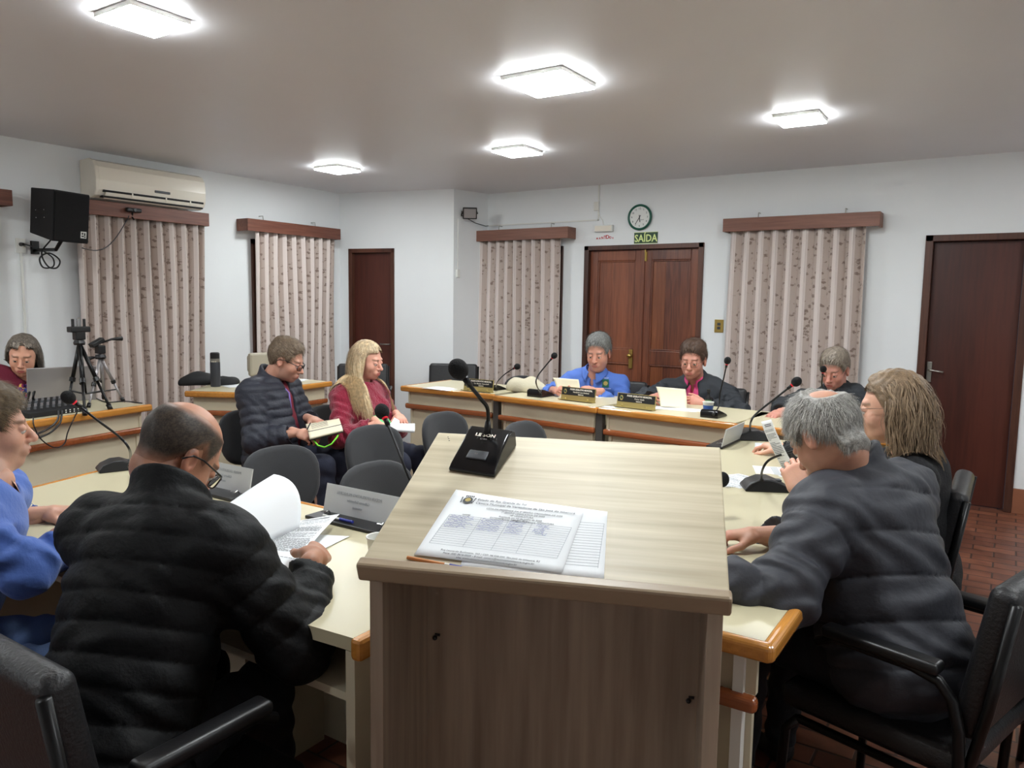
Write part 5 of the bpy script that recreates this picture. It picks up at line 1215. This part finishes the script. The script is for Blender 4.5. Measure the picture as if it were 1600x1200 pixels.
        if bu: pr+=[ell(mid(.62,.075)+sd*s_*.075,(.075,.07+bu,.08),R=Rt,k=.05,mod=mt) for s_ in(-1,1)]
        for an,S,E,W,sg in arms:
            Wc=W-nrm(W-E)*(g('cuff',.012)+(.05 if kind=='inner' else 0))
            pr+=[cap(N-up*.045,S+up*.0,.058+th,.062+th,k=.05,mod=lambda P,s_:mt(P)),cap(S,E,.060+th,.050+th,k=.04,mod=ma),cap(E,Wc,.050+th,.036+th*.7,k=.03,mod=ma)]
            if kind=='outer' or True:
                fo=nrm(W-E); pr.append(cut(cap(Wc+fo*(.036+th*.7)*.15,Wc+fo*.12,.045+th,.055+th),k=.006))
        nk=nrm(H-N)
        pr+=[cut(cap(N+nk*.012+fwt*.012,N+nk*.2,.058,.066),k=.008)]
        if g('collar')=='shirt' or kind=='inner': pr+=[cut(ell(N+fwt*.085+up*.0,(.012,.05,.03),R=Rt),k=.006)]
        if kind=='outer' and g('collar')=='stand': pr+=[ringp(N+nk*g('cz',.030),up*.35+nk*.65,fwt,(.066+th*.4)*g('cR',1.0),.009+th*.2,g('ch',.024),k=.02,el=1.1,gap=g('gap',0),tilt=g('ctilt',.25))]
        if False: pr+=[ringp(N+up*.030,up*.6+nk*.4,fwt,.068,.0065,.018,k=.008,el=1.1,gap=.022,tilt=.35)]
        if kind=='outer' and g('collar')=='crew': pr+=[ringp(N-up*.004,up*.75+nk*.25,fwt,.072,.008,.006,k=.008,el=1.12,tilt=.45)]
        if kind=='inner': pr+=[ringp(N+up*.006,up*.75+nk*.25,fwt,.066,.006,.018,k=.008,el=1.1,gap=.02,tilt=.4)]
        if kind=='outer' and g('open'): # jacket open down the front
            wv=g('open'); 
            for tq in np.linspace(0,1,9): c_=mid(.08+.9*tq,.19+(.02*(1-tq))); pr.append(cut(ell(c_,(wv*(.5+.5*tq),.16,.085),R=Rt),k=.01))
        hem=g('hem',-.10)
        A=np.array([v for v in [mid(0),N,SR,SLf]+[a[2] for a in arms]+[a[3] for a in arms]]); Fg=Field(A.min(0)-.30*B,A.max(0)+.26,hcell); Fg.add(pr)
        # nothing below the seat
        zz=Fg.lo[2]+Fg.h*np.arange(Fg.n[2]); zc=(Pv[2]+hem)-zz; Fg.D=np.maximum(Fg.D,zc[None,None,:].astype(np.float32))
        V,Fq=Fg.mesh(); 
        return V,Fq
    V,Fq=cloth('x',None,g('th',.012),hc,'outer'); top=np_mesh(g('topname','shirt'),V,Fq,g('topmat'),root)
    if g('inner'): V,Fq=cloth('x',None,g('th',.012)-.014,hc*1.2,'inner'); np_mesh('shirt',V,Fq,g('inner'),root)
    if g('band'):
        k=MB(); nk_=nrm(H-N); ax=nrm(up*.25+nk_*.75); f0=nrm(fw-ax*(fw@ax)); s0=np.cross(f0,ax); c0=N+ax*.05
        k.grid(lambda u,v:Vector(c0+f0*math.cos(2*math.pi*u)*(.074+.016*v)*1.1+s0*math.sin(2*math.pi*u)*(.074+.016*v)+ax*(g('band')*(1-v)-.02)),40,6)
        k.build('collar',g('colmat',g('topmat')),root,world=True,smooth=True,solid=.006)
    if g('collar')=='shirt' or g('shirtcollar'):
        k=MB(); nk_=nrm(H-N); ax=nrm(up*.5+nk_*.5); f0=nrm(fw-ax*(fw@ax)); s0=np.cross(f0,ax); c0=N+ax*g('colz',.040)+f0*.004
        def cf(u,v):
            a=math.pi+(u-.5)*2*math.radians(158); tipf=max(0,abs(u-.5)*2-.72)/.28; r=g('colr',.062)+.030*v+.006*tipf; z=.030*(1-v)-.012*v-.028*tipf*v
            return Vector(c0+f0*(math.cos(a)*r*1.08+.010*tipf*v)+s0*math.sin(a)*r+ax*z-f0*.0)
        k.grid(cf,36,5); k.build('collar',g('inner') or g('topmat'),root,world=True,smooth=True,solid=.004)
    # trousers and shoes
    def fold2(P,s_): return .004*np.sin(s_*60+2*np.sin(P@np.array([15.,21.,11.])))
    pr=[ell(Pv-np.array([0,0,.0]),(.165*B,.14*B,.11),R=np.stack([sd,fw,[0,0,1]]),k=.05)]
    for K,A,sg in zip(kn,ank,(1,-1)): pr+=[cap(Pv+sd*sg*.09-np.array([0,0,.01]),K,.088*B,.068,k=.04,mod=fold2),cap(K,A,.066,.052,k=.03,mod=fold2)]
    A_=np.array([Pv]+kn+ank); Ft=Field(A_.min(0)-.2,A_.max(0)+.2,.010 if near else .013).add(pr); zz=Ft.lo[2]+Ft.h*np.arange(Ft.n[2]); Ft.D=np.maximum(Ft.D,(.075-zz)[None,None,:].astype(np.float32)); V,Fq=Ft.mesh(); np_mesh('trousers',V,Fq,g('legmat'),root)
    for A in ank:
        Fs=Field(A-.2,A+.25,.008).add([cap(A-np.array([0,0,.045]),A+fw*.13-np.array([0,0,.055]),.040,.034,k=.02),cap(A,A-np.array([0,0,.05]),.045,.045,k=.02)]); zz=Fs.lo[2]+Fs.h*np.arange(Fs.n[2]); Fs.D=np.maximum(Fs.D,(.004-zz)[None,None,:].astype(np.float32)); V,Fq=Fs.mesh(); np_mesh('shoe',V,Fq,M['leather'],root)
    # spectacles
    if g('glasses'):
        gm,gr=(M['spec'],.0021) if g('glasses')=='dark' else (M['specthin'],.0011); k=MB()
        for s_ in(-1,1):
            loop=[]
            for i in range(25):
                a=2*math.pi*i/24; e=3.2; xx=math.copysign(abs(math.cos(a))**(2/e),math.cos(a))*.0255; zz_=math.copysign(abs(math.sin(a))**(2/e),math.sin(a))*.0185
                loop.append(toW(np.array([s_*.034+xx,.109-.010*abs((s_*.034+xx)/.06)**2,-.004+zz_])))
            k.tube(loop,gr*s,6,False)
            k.tube([toW(np.array(v)) for v in((s_*.060,.100,.006),(s_*.074,.085,.010),(s_*.082,.02,.014),(s_*.086,-.012,.008),(s_*.084,-.03,-.012))],gr*1.1*s,6)
        k.tube([toW(np.array(v)) for v in((-.0085,.109,.002),(0,.111,.006),(.0085,.109,.002))],gr*s,6)
        sp_=k.build('spectacles',gm,root,world=True,smooth=True)
        if g('lens',True):
            for s_ in(-1,1): MB().grid(lambda u,v:Vector(toW(np.array([s_*.034+(u-.5)*.046,.108-.010*abs((s_*.034+(u-.5)*.046)/.06)**2,-.004+(v-.5)*.032]))),6,4).build('lens',M['lens'],sp_,world=True,smooth=True)
    root['_d']=0; del root['_d']
    return root,dict(toW=toW,N=N,fw=fw,sd=sd,up=up,fwt=fwt,mid=mid,arms=arms,SR=SR,SL=SLf,Rt=Rt,H=H)
# ---------------------------------------------------------------- the people
def cl(name,rgb,rough=.6,**k): return mat(name,rgb,rough,**k)
C_puff=cl('black_puffer_nylon',(9,10,12),.64,bump=.35,bscale=45,spec=.25)
C_navy=cl('dark_navy_puffer_nylon',(44,46,56),.55,bump=.3,bscale=60,spec=.35)
C_grey=cl('dark_grey_puffer_satin',(58,59,65),.6,bump=.3,bscale=35,spec=.3)
C_red=cl('raspberry_knit',(142,22,52),.9,bump=1.0,bscale=110,bstretch=(1,1,.35),sheen=.3,var=.12,vscale=60)
C_blueB=cl('blue_shirt_cotton',(78,112,190),.75,bump=.15,bscale=90)
C_blueL=cl('light_blue_sweatshirt',(72,104,178),.85,bump=.25,bscale=70,sheen=.2)
C_pink=cl('pink_polo_cotton',(196,62,112),.8,bump=.2,bscale=90)
C_jack=cl('black_cotton_jacket',(34,38,44),.75,bump=.3,bscale=60)
C_jack2=cl('charcoal_fleece_jacket',(32,35,40),.85,bump=.3,bscale=60)
C_blk=cl('black_wool_sweater',(22,22,25),.9,bump=.5,bscale=160)
C_burg=cl('burgundy_wool_coat',(104,20,46),.85,bump=.3,bscale=90)
C_jean=cl('dark_denim',(30,34,52),.85,bump=.3,bscale=200)
C_jeanL=cl('light_denim',(92,116,160),.85,bump=.3,bscale=200)
C_trou=cl('dark_trousers',(22,23,28),.85,bump=.2,bscale=100)
def V3(v): return np.array(v,float)
PEOPLE={}
# black puffer jacket, back to us at the left
N_=Wd(268,792,1.93)
pz=Wd(272,712,1.95)
wR=Wz(490,872,.885); wL=Wz(326,812,.90)
PEOPLE['puffer'],I1=person('balding person in a black puffer jacket, seen from behind, turning pages at the front table',near=True,head=Wd(279,710,1.97),neck=Wd(262,800,1.88),pelvis=(-1.62,.84,.56),look=84,down=42,roll=-4,hs=1.06,face=104,
  wR=wR,wL=wL,poleR=(.5,-.55,-.55),poleL=(-.7,-.2,-.6),sw=.185,drop=.07,build=1.08,th=.030,quilt=.010,quiltL=.066,collar='stand',topname='puffer_jacket',topmat=C_puff,legmat=C_trou,wrinkle=.006,gap=0,
  skin=(180,128,102),hair=(44,38,34),hair2=(92,80,68),style={'T':.0045,'fade':.034,'line':'short','forehead':.03,'bald':[((0,-.01,.125),(.066,.112,.052))],'len':.010,'lift':.2},glasses='dark',strands=7000,noeyes=False,ctilt=.25,
  hands={'R':{'dir':(-.55,.75,-.1),'back':(.5,.3,.8),'curl':(1.1,1.0,.6),'thumb':(.5,.7,-.6)},'L':{'dir':(.45,.85,.15),'back':(-.5,-.1,.85),'curl':(.9,.8,.5),'thumb':(.4,.8,-.5)}})
# light blue sweatshirt, left edge
PEOPLE['blueL'],_=person('person in a light blue sweatshirt in profile at the left edge of the photo',near=True,head=Wd(-20,670,2.32),neck=Wd(-14,768,2.27),pelvis=(-2.50,.74,.56),look=68,down=3,hs=1.04,face=52,nose=1.15,
  wR=Wz(120,835,.86),eR=V3(Wd(45,890,2.12)),wL=Wz(70,802,.85),poleL=(-.6,-.2,-.7),sw=.18,build=1.08,th=.014,topname='sweatshirt',topmat=C_blueL,legmat=C_jeanL,collar='crew',wrinkle=.007,
  skin=(204,154,130),hair=(84,68,50),hair2=(128,108,80),style={'T':.016,'line':'short','top':.01,'len':.03,'lift':.35,'comb':1},stubble=.25,strands=6000,doublechin=True,
  hands={'L':{'dir':(.55,.8,.0),'back':(-.1,-.2,1),'curl':(.5,.9,.6)},'R':{'dir':(.3,.9,-.1),'back':(-.3,0,1),'curl':(.5,.8,.6)}})
# grey puffer jacket, right
PEOPLE['grey'],I2=person('person with thinning grey hair in a dark grey puffer jacket leaning on the right table',near=True,head=Wd(1289,681,2.22),neck=Wd(1343,746,2.27),pelvis=(-.19,2.34,.57),look=155,down=42,roll=0,hs=1.03,face=158,
  wR=Wz(1185,835,.87),eR=V3(Wd(1300,880,2.5)),wL=Wz(1085,905,.86),eL=V3(Wd(1222,930,2.0)),sw=.20,drop=.075,build=1.13,th=.034,quilt=.015,quiltL=.12,collar='stand',topname='puffer_jacket',topmat=C_grey,legmat=C_trou,wrinkle=.009,belly=.02,ctilt=.35,cR=.93,cz=.018,ch=.030,band=.055,colmat=C_blk,
  skin=(188,138,114),hair=(112,110,106),hair2=(198,194,186),style={'T':.014,'line':'short','forehead':-.01,'bald':[((-.01,-.085,.105),(.045,.040,.042))],'nape':.035,'len':.028,'lift':.4,'top':.004,'crown':(0,-.085,.11)},strands=9000,nohair=False,
  hands={'R':{'dir':(-.9,-.35,-.1),'back':(.0,.2,1),'curl':(.7,.9,.6),'thumb':(.5,.8,-.5)},'L':{'dir':(-.9,.3,-.1),'back':(0,0,1),'curl':(.6,.8,.5)}})
# woman in black
PEOPLE['wom'],I3=person('person with shoulder-length wavy light brown hair, glasses and black sweater at the right table',near=True,head=Wd(1392,640,2.72),neck=Wd(1424,712,2.76),pelvis=(-.22,3.20,.58),look=184,down=4,hs=1.0,face=186,jaw=.88,wide=.95,
  wR=Wz(1222,700,.86),wL=Wd(1252,772,2.45),eL=V3(Wd(1345,840,2.35)),sw=.155,drop=.06,build=.92,th=.008,topname='sweater',topmat=C_blk,legmat=C_trou,collar='crew',wrinkle=.004,bust=.01,
  skin=(222,170,144),hair=(112,92,72),hair2=(172,146,116),browk=.5,style={'T':.016,'line':'long','forehead':.02,'len':.1,'top':.008},glasses='thin',long={'len':.165,'w':.0026,'wave':.14,'mess':.10,'face':.012},strands=5200,lips=(196,110,104),noeyes=False,
  hands={'R':{'dir':(-.8,.2,0),'back':(0,0,1)},'L':{'dir':(-.35,.25,.75),'back':(.3,-.8,.1),'curl':(.9,.9,.6),'thumb':(.3,.8,-.6)}})
# man with notebook
PEOPLE['note'],I4=person('person with dark glasses in a dark navy quilted jacket writing in an open notebook',head=Wd(447,563,4.83),neck=Wd(421,597,4.86),pelvis=Wd(428,716,4.87),look=30,down=22,hs=1.05,face=16,
  wR=Wd(466,676,4.62),wL=Wd(487,655,4.78),poleR=(-.3,-.5,-.8),sw=.185,drop=.06,build=1.12,th=.026,quilt=.013,quiltL=.055,collar='stand',topname='quilted_jacket',topmat=C_navy,legmat=C_jean,open=.03,inner=cl('burgundy_tee',(110,30,44),.85),wrinkle=.005,belly=.02,
  skin=(200,148,126),hair=(88,70,56),hair2=(150,132,110),style={'T':.012,'line':'short','forehead':.01,'top':.012,'len':.03,'lift':.25,'comb':1.5},glasses='dark',strands=1800,stubble=.2,kz=.57,
  hands={'R':{'dir':(.8,.1,-.1),'back':(.1,-.6,.75),'curl':(.8,.9,.5)},'L':{'dir':(.95,-.1,-.1),'back':(0,.1,1),'curl':(.3,.4,.3)}})
# woman in red
PEOPLE['red'],I5=person('person with long straight blond hair in a raspberry red knitted sweater, papers on the lap',head=Wd(574,563,5.0),neck=Wd(563,603,5.05),pelvis=Wd(562,700,5.05),look=12,down=12,hs=.99,face=2,jaw=.85,wide=.95,
  wR=Wd(590,662,4.75),wL=Wd(622,650,5.0),sw=.165,drop=.06,build=1.04,th=.012,topname='sweater',topmat=C_red,legmat=C_jean,collar='crew',wrinkle=.006,bust=.035,
  skin=(222,164,142),hair=(206,178,136),hair2=(240,220,182),brow=(110,88,66),style={'T':.009,'ramp':.04,'line':'long','forehead':.024,'top':.004},roots=(132,106,84),long={'len':.50,'w':.0042,'fwd':.12,'mess':.06,'bust':.03,'face':.03},strands=4200,lips=(190,92,98),kz=.57,
  hands={'R':{'dir':(.75,-.35,-.25),'back':(.1,-.2,1),'curl':(.25,.3,.2)},'L':{'dir':(.8,-.5,-.2),'back':(.1,.0,1),'curl':(.3,.4,.3)}})
# blue shirt at the back
PEOPLE['bluB'],I6=person('person with grey hair in a blue collared shirt reading a sheet at the back desk',head=Wd(935,551,5.85),colz=.058,colr=.07,neck=Wd(929,588,5.95),pelvis=(-2.82,5.58,.62),look=-80,down=16,hs=1.07,face=-76,wide=1.08,jaw=1.1,
  wR=Wd(867,609,5.72),wL=Wd(930,611,5.72),poleR=(-1,.1,-.5),poleL=(.8,-.1,-.7),sw=.195,drop=.07,build=1.18,th=.010,topname='shirt',topmat=C_blueB,legmat=C_trou,collar='shirt',wrinkle=.006,belly=.04,
  skin=(200,142,120),hair=(92,92,90),hair2=(150,150,146),style={'T':.014,'line':'short','top':.012,'len':.035,'lift':.35,'comb':1.5,'forehead':.014},stubble=.15,strands=1600,doublechin=True,nose=1.15,
  hands={'R':{'dir':(.75,-.6,.1),'back':(-.3,-.6,.6),'curl':(.9,.8,.5)},'L':{'dir':(-.85,-.35,.0),'back':(.0,-.7,.7),'curl':(.6,.7,.5)}})
# pink shirt and black jacket
PEOPLE['pink'],I7=person('person with thin glasses in black jacket over pink polo shirt at the back desk',head=Wd(1083,563,5.55),neck=Wd(1086,600,5.65),pelvis=(-1.93,5.62,.62),look=-84,down=10,hs=1.08,face=-84,
  wR=Wd(1014,624,5.33),wL=Wd(1100,631,5.33),poleR=(-1,.3,-.35),poleL=(1,.2,-.4),sw=.21,drop=.08,build=1.2,th=.024,topname='jacket',topmat=C_jack,legmat=C_trou,collar='stand',open=.05,inner=C_pink,shirtcollar=True,wrinkle=.008,gap=.03,
  skin=(200,140,120),hair=(62,46,38),hair2=(104,80,64),style={'T':.014,'line':'short','top':.014,'len':.03,'lift':.3,'comb':1},glasses='thin',strands=1600,nose=1.15,wide=1.03,
  hands={'R':{'dir':(.7,-.5,.25),'back':(-.3,-.6,.6),'curl':(.8,.8,.5)},'L':{'dir':(-.75,-.4,.25),'back':(.3,-.7,.6),'curl':(.8,.8,.5)}})
# rear right, microphone before the face
PEOPLE['mic'],I8=person('person in a charcoal jacket with a microphone before the face, at the corner desk',head=Wd(1304,578,5.15),neck=Wd(1306,615,5.25),pelvis=(-.93,5.45,.62),look=-100,down=20,hs=1.05,face=-95,
  wR=Wz(1218,645,.90),wL=Wd(1385,660,4.9),poleR=(-1,.3,-.3),poleL=(1,.2,-.4),sw=.21,drop=.08,build=1.2,th=.022,topname='jacket',topmat=C_jack2,legmat=C_trou,collar='stand',open=.02,inner=cl('pale_shirt',(200,196,196),.8),wrinkle=.008,gap=.02,
  skin=(200,140,122),hair=(110,98,86),hair2=(164,152,138),style={'T':.013,'line':'short','top':.012,'len':.03,'lift':.3,'comb':1},strands=1600,nose=1.1,
  hands={'R':{'dir':(-.25,-.9,-.12),'back':(0,-.1,1),'curl':(.35,.5,.4),'spread':.12},'L':{'dir':(-.3,-.9,0),'back':(0,0,1)}})
# operator
PEOPLE['op'],I9=person('person in a burgundy coat and patterned scarf behind the silver laptop at the operator desk',head=Wd(36,556,4.95),neck=Wd(34,598,5.02),pelvis=(-5.52,2.2,.64),look=-32,down=16,roll=4,hs=1.03,face=-8,wide=1.05,jaw=.95,
  wR=Wd(20,640,4.75),wL=Wd(80,640,5.05),sw=.165,drop=.06,build=1.05,th=.018,topname='coat',topmat=C_burg,legmat=C_trou,collar='crew',wrinkle=.006,bust=.02,
  skin=(216,160,134),hair=(66,58,52),hair2=(150,138,124),style={'T':.013,'ramp':.05,'line':'long','top':.004,'forehead':.03},long={'len':.24,'w':.006,'mess':.04},strands=2000,lips=(176,84,92),
  hands={'R':{'dir':(.9,.0,-.1),'back':(0,0,1)},'L':{'dir':(.9,.0,-.1),'back':(0,0,1)}})
# ---------------------------------------------------------------- things in the hands
def qsheet(label,c,m='paper',bulge=(0,0,0),bul2=0,lines=0,head=True,flip=False,name='sheet_of_paper',cat='sheet of paper',thick=.0004):
    """c: the four corners, top left, top right, bottom right, bottom left, as the camera sees them"""
    c=[Vector(v) for v in c]; cen=sum(c,Vector())/4; o=thing(name,label,cat,cen); bl=Vector(bulge)
    def fn(u,v,off=0):
        p=(c[0]*(1-u)+c[1]*u)*(1-v)+(c[3]*(1-u)+c[2]*u)*v
        p=p+bl*(4*v*(1-v))+bl*bul2*(4*u*(1-u))
        if off: p=p+nv*off
        return p
    nv=(c[1]-c[0]).cross(c[3]-c[0]).normalized()
    if nv.dot(Vector((0,0,CAM_Z))-cen)<0: nv=-nv
    MB().grid(lambda u,v:fn(u,v),12,12).build('page',M[m],o,world=True,smooth=True,solid=thick)
    if lines:
        W_=(c[1]-c[0]).length; H_=(c[3]-c[0]).length
        printed(o,lambda x,y:fn(min(max(x/W_+.5,0),1),min(max(.5-y/H_,0),1),.0012+thick/2),W_,H_,lines,head)
    return o,fn
# the turned page and the pages under it
D_=Wz(372,870,HR+.012); Cc=Wz(467,829,HR+.02); dC=(Cc-Vector((0,0,CAM_Z))).dot(_f)
qsheet('blank page being turned by the man in the black puffer jacket, its top edge curled',[Wd(330,806,dC-.12),Wd(428,741,dC+.03),Cc,D_],bulge=(.02,.03,.035),bul2=.3)
qsheet('printed page held flat by the fist of the man in the black puffer jacket',[Wz(458,815,HR+.012),Wz(531,803,HR+.045),Wz(447,902,HR+.012),Wz(372,880,HR+.012)],bulge=(0,0,.01),lines=40)
qsheet('white page peeping out beyond the fist of the man in the black puffer jacket',[Wz(470,833,HR+.003),Wz(546,838,HR+.003),Wz(505,858,HR+.003),Wz(440,868,HR+.003)])
_s,_fn=qsheet('sheet held up by the man in the blue shirt at the back desk',[Wd(864,590,5.66),Wd(904,593,5.64),Wd(907,624,5.60),Wd(873,621,5.62)],m='paper2',bulge=(0,.01,0))
qsheet('sheet held up by the man in pink and black at the back desk',[Wd(1025,604,5.20),Wd(1071,608,5.18),Wd(1073,638,5.12),Wd(1032,635,5.14)],m='paper2',bulge=(0,.012,0))
qsheet('printed sheet held upright by the woman in black, seen nearly edge-on',[Wd(1189,659,2.92),Wd(1205,655,2.72),Wd(1246,738,2.62),Wd(1228,742,2.80)],bulge=(-.01,0,.008),lines=40)
# notebook
nb,fn_=qsheet('open cream notebook held by the man in the quilted jacket',[Wd(478,664,4.68),Wd(530,655,4.74),Wd(536,673,4.55),Wd(484,686,4.49)],m='paper2',bulge=(0,0,.004),name='notebook',cat='notebook',thick=.012)
MB().grid(lambda u,v:fn_(u,v)-Vector((0,0,.01)),2,2).build('cover',M['blackmat'],nb,world=True,solid=.003)
MB().tube([fn_(u/10,.62)+Vector((0,0,.007)) for u in range(11)],.0025,6).build('spine_crease',M['darkgrey'],nb,world=True)
k=MB()
for i in range(6): k.tube([fn_(.12+.5*t/6,.12+i*.07)+Vector((0,0,.0075)) for t in range(7)],.0007,4)
k.build('handwriting',M['ink'],nb,world=True)['kind']='stuff'
MB().tube([Wd(490,688,4.52),Wd(497,696,4.50),Wd(507,699,4.5),Wd(518,694,4.5),Wd(526,684,4.52),Wd(529,679,4.56)],.005,6).build('ribbon_marker',M['limegreen'],nb,world=True,smooth=True)
setp(MB().tube([Wd(480,671,4.55),Wd(485,661,4.62)],.004,8).build('pen',M['blackgloss'],None,smooth=True),'dark pen in the right hand of the man with the notebook','pen')
# papers and folder on the lap of the woman in red
gf,_q=qsheet('green folder standing on the lap of the woman in red',[Wd(584,650,4.80),Wd(603,647,4.86),Wd(611,662,4.8),Wd(588,664,4.72)],m='green',name='folder',cat='folder',thick=.006)
qsheet('stack of white papers on the lap of the woman in red',[Wd(604,664,4.74),Wd(648,664,4.86),Wd(648,674,4.70),Wd(604,671,4.62)],name='paper_stack',cat='papers',thick=.02)
qsheet('half-folded white page standing above the paper stack of the woman in red',[Wd(616,652,4.82),Wd(624,657,4.86),Wd(621,669,4.76),Wd(605,667,4.70)],bulge=(.01,0,.004))
# clothing details
def strip(name,pts,wd,m,par,nrm_=None):
    k=MB(); vs=[]
    for i,p in enumerate(pts):
        d=(Vector(pts[min(i+1,len(pts)-1)])-Vector(pts[max(i-1,0)])).normalized(); s_=d.cross(Vector(nrm_)).normalized()*wd/2; vs+=[Vector(p)-s_,Vector(p)+s_]
    k.add(vs,[(2*i,2*i+1,2*i+3,2*i+2) for i in range(len(pts)-1)]); return k.build(name,m,par,world=True,solid=.002,smooth=True)
I=I6; par=PEOPLE['bluB']
c=Vector(I['mid'](.62,.0)+I['fwt']*.195-I['sd']*.085)
Tb=frame(c,Vector(-I['sd']),Vector(I['up'])); Tb=Matrix.Translation(Vector(I['fwt'])*.0)@Tb
I=I4; par=PEOPLE['note']
strip('lanyard',[I['N']+I['fwt']*.075+I['sd']*.035+I['up']*.02]+[I['mid'](t)+I['fwt']*(.150+.02*(1-t))+I['sd']*(.03*(t-.2)) for t in(.85,.65,.45,.3)],.014,cl('violet_lanyard',(120,100,170),.7),par,I['fwt'])
I=I9; par=PEOPLE['op']; k=MB(); sc_m=cl('patterned_scarf',(96,60,120),.8,var=.6,vscale=22)
_nt=sc_m.node_tree; _n=[n for n in _nt.nodes if n.type=='TEX_NOISE'][0]; _rp=_nt.nodes.new('ShaderNodeValToRGB'); _rp.color_ramp.interpolation='CONSTANT'
for p_,c_ in((.0,(70,36,110)),(.45,(150,40,90)),(.53,(214,170,70)),(.58,(60,70,130))):
    e=_rp.color_ramp.elements.new(p_) if p_ else _rp.color_ramp.elements[0]; e.position=p_; e.color=lin(c_)
_nt.links.new(_n.outputs[0],_rp.inputs[0]); _nt.links.new(_rp.outputs[0],_nt.nodes['Principled BSDF'].inputs['Base Color'])
loop=[Vector(I['N'])+Vector(I['fwt'])*(.10*math.cos(a)-.0)+Vector(I['sd'])*.085*math.sin(a)+Vector(I['up'])*(.03-.045*math.cos(a)) for a in [2*math.pi*i/20 for i in range(21)]]
k.tube(loop,[.026+.006*math.sin(i*2.1) for i in range(21)],12)
for s_ in(-1,1): k.tube([Vector(I['N'])+Vector(I['fwt'])*(.12+.05*t)+Vector(I['sd'])*s_*(.015+.03*t)-Vector(I['up'])*(.02+.26*t) for t in(0,.33,.66,1)],[.03,.034,.036,.03],12)
k.build('scarf',sc_m,par,world=True,smooth=True)

from mathutils.bvhtree import BVHTree
def on_surface(o,px,py):
    """where the camera ray through a point of the photograph meets a garment, and its normal there"""
    m=root_matrix(o); me=o.data; t=BVHTree.FromPolygons([m@v.co for v in me.vertices],[tuple(p.vertices) for p in me.polygons])
    loc,n,i,d=t.ray_cast(Vector((0,0,CAM_Z)),Wray(px,py).normalized()); return loc,n
sh=[c for c in PEOPLE['bluB'].children if c.name.startswith('shirt')][0]
loc,n=on_surface(sh,946,599)
if loc is not None and n is not None:
    n=n if n.dot(Wray(941,590))<0 else -n
    F=frame(loc+n*.006,Vector((0,0,1)).cross(n),Vector((0,0,1)))
    MB().box((0,0,0),(.052,.062,.004),M=F).build('embroidered_patch',M['clockgreen'],PEOPLE['bluB'],world=True,bevel=.002)
    MB().lathe([(0,.002),(.017,.002),(.017,.004),(0,.004)],M=F,seg=16).build('patch_centre',M['gold'],PEOPLE['bluB'],world=True)
    text_mesh('patch_lettering','CÂMARA MUNICIPAL',.009,M['paper'],F@Matrix.Translation((0,-.041,.001)),PEOPLE['bluB'])
    text_mesh('patch_lettering','VEREADOR',.009,M['paper'],F@Matrix.Translation((0,.041,.001)),PEOPLE['bluB'])
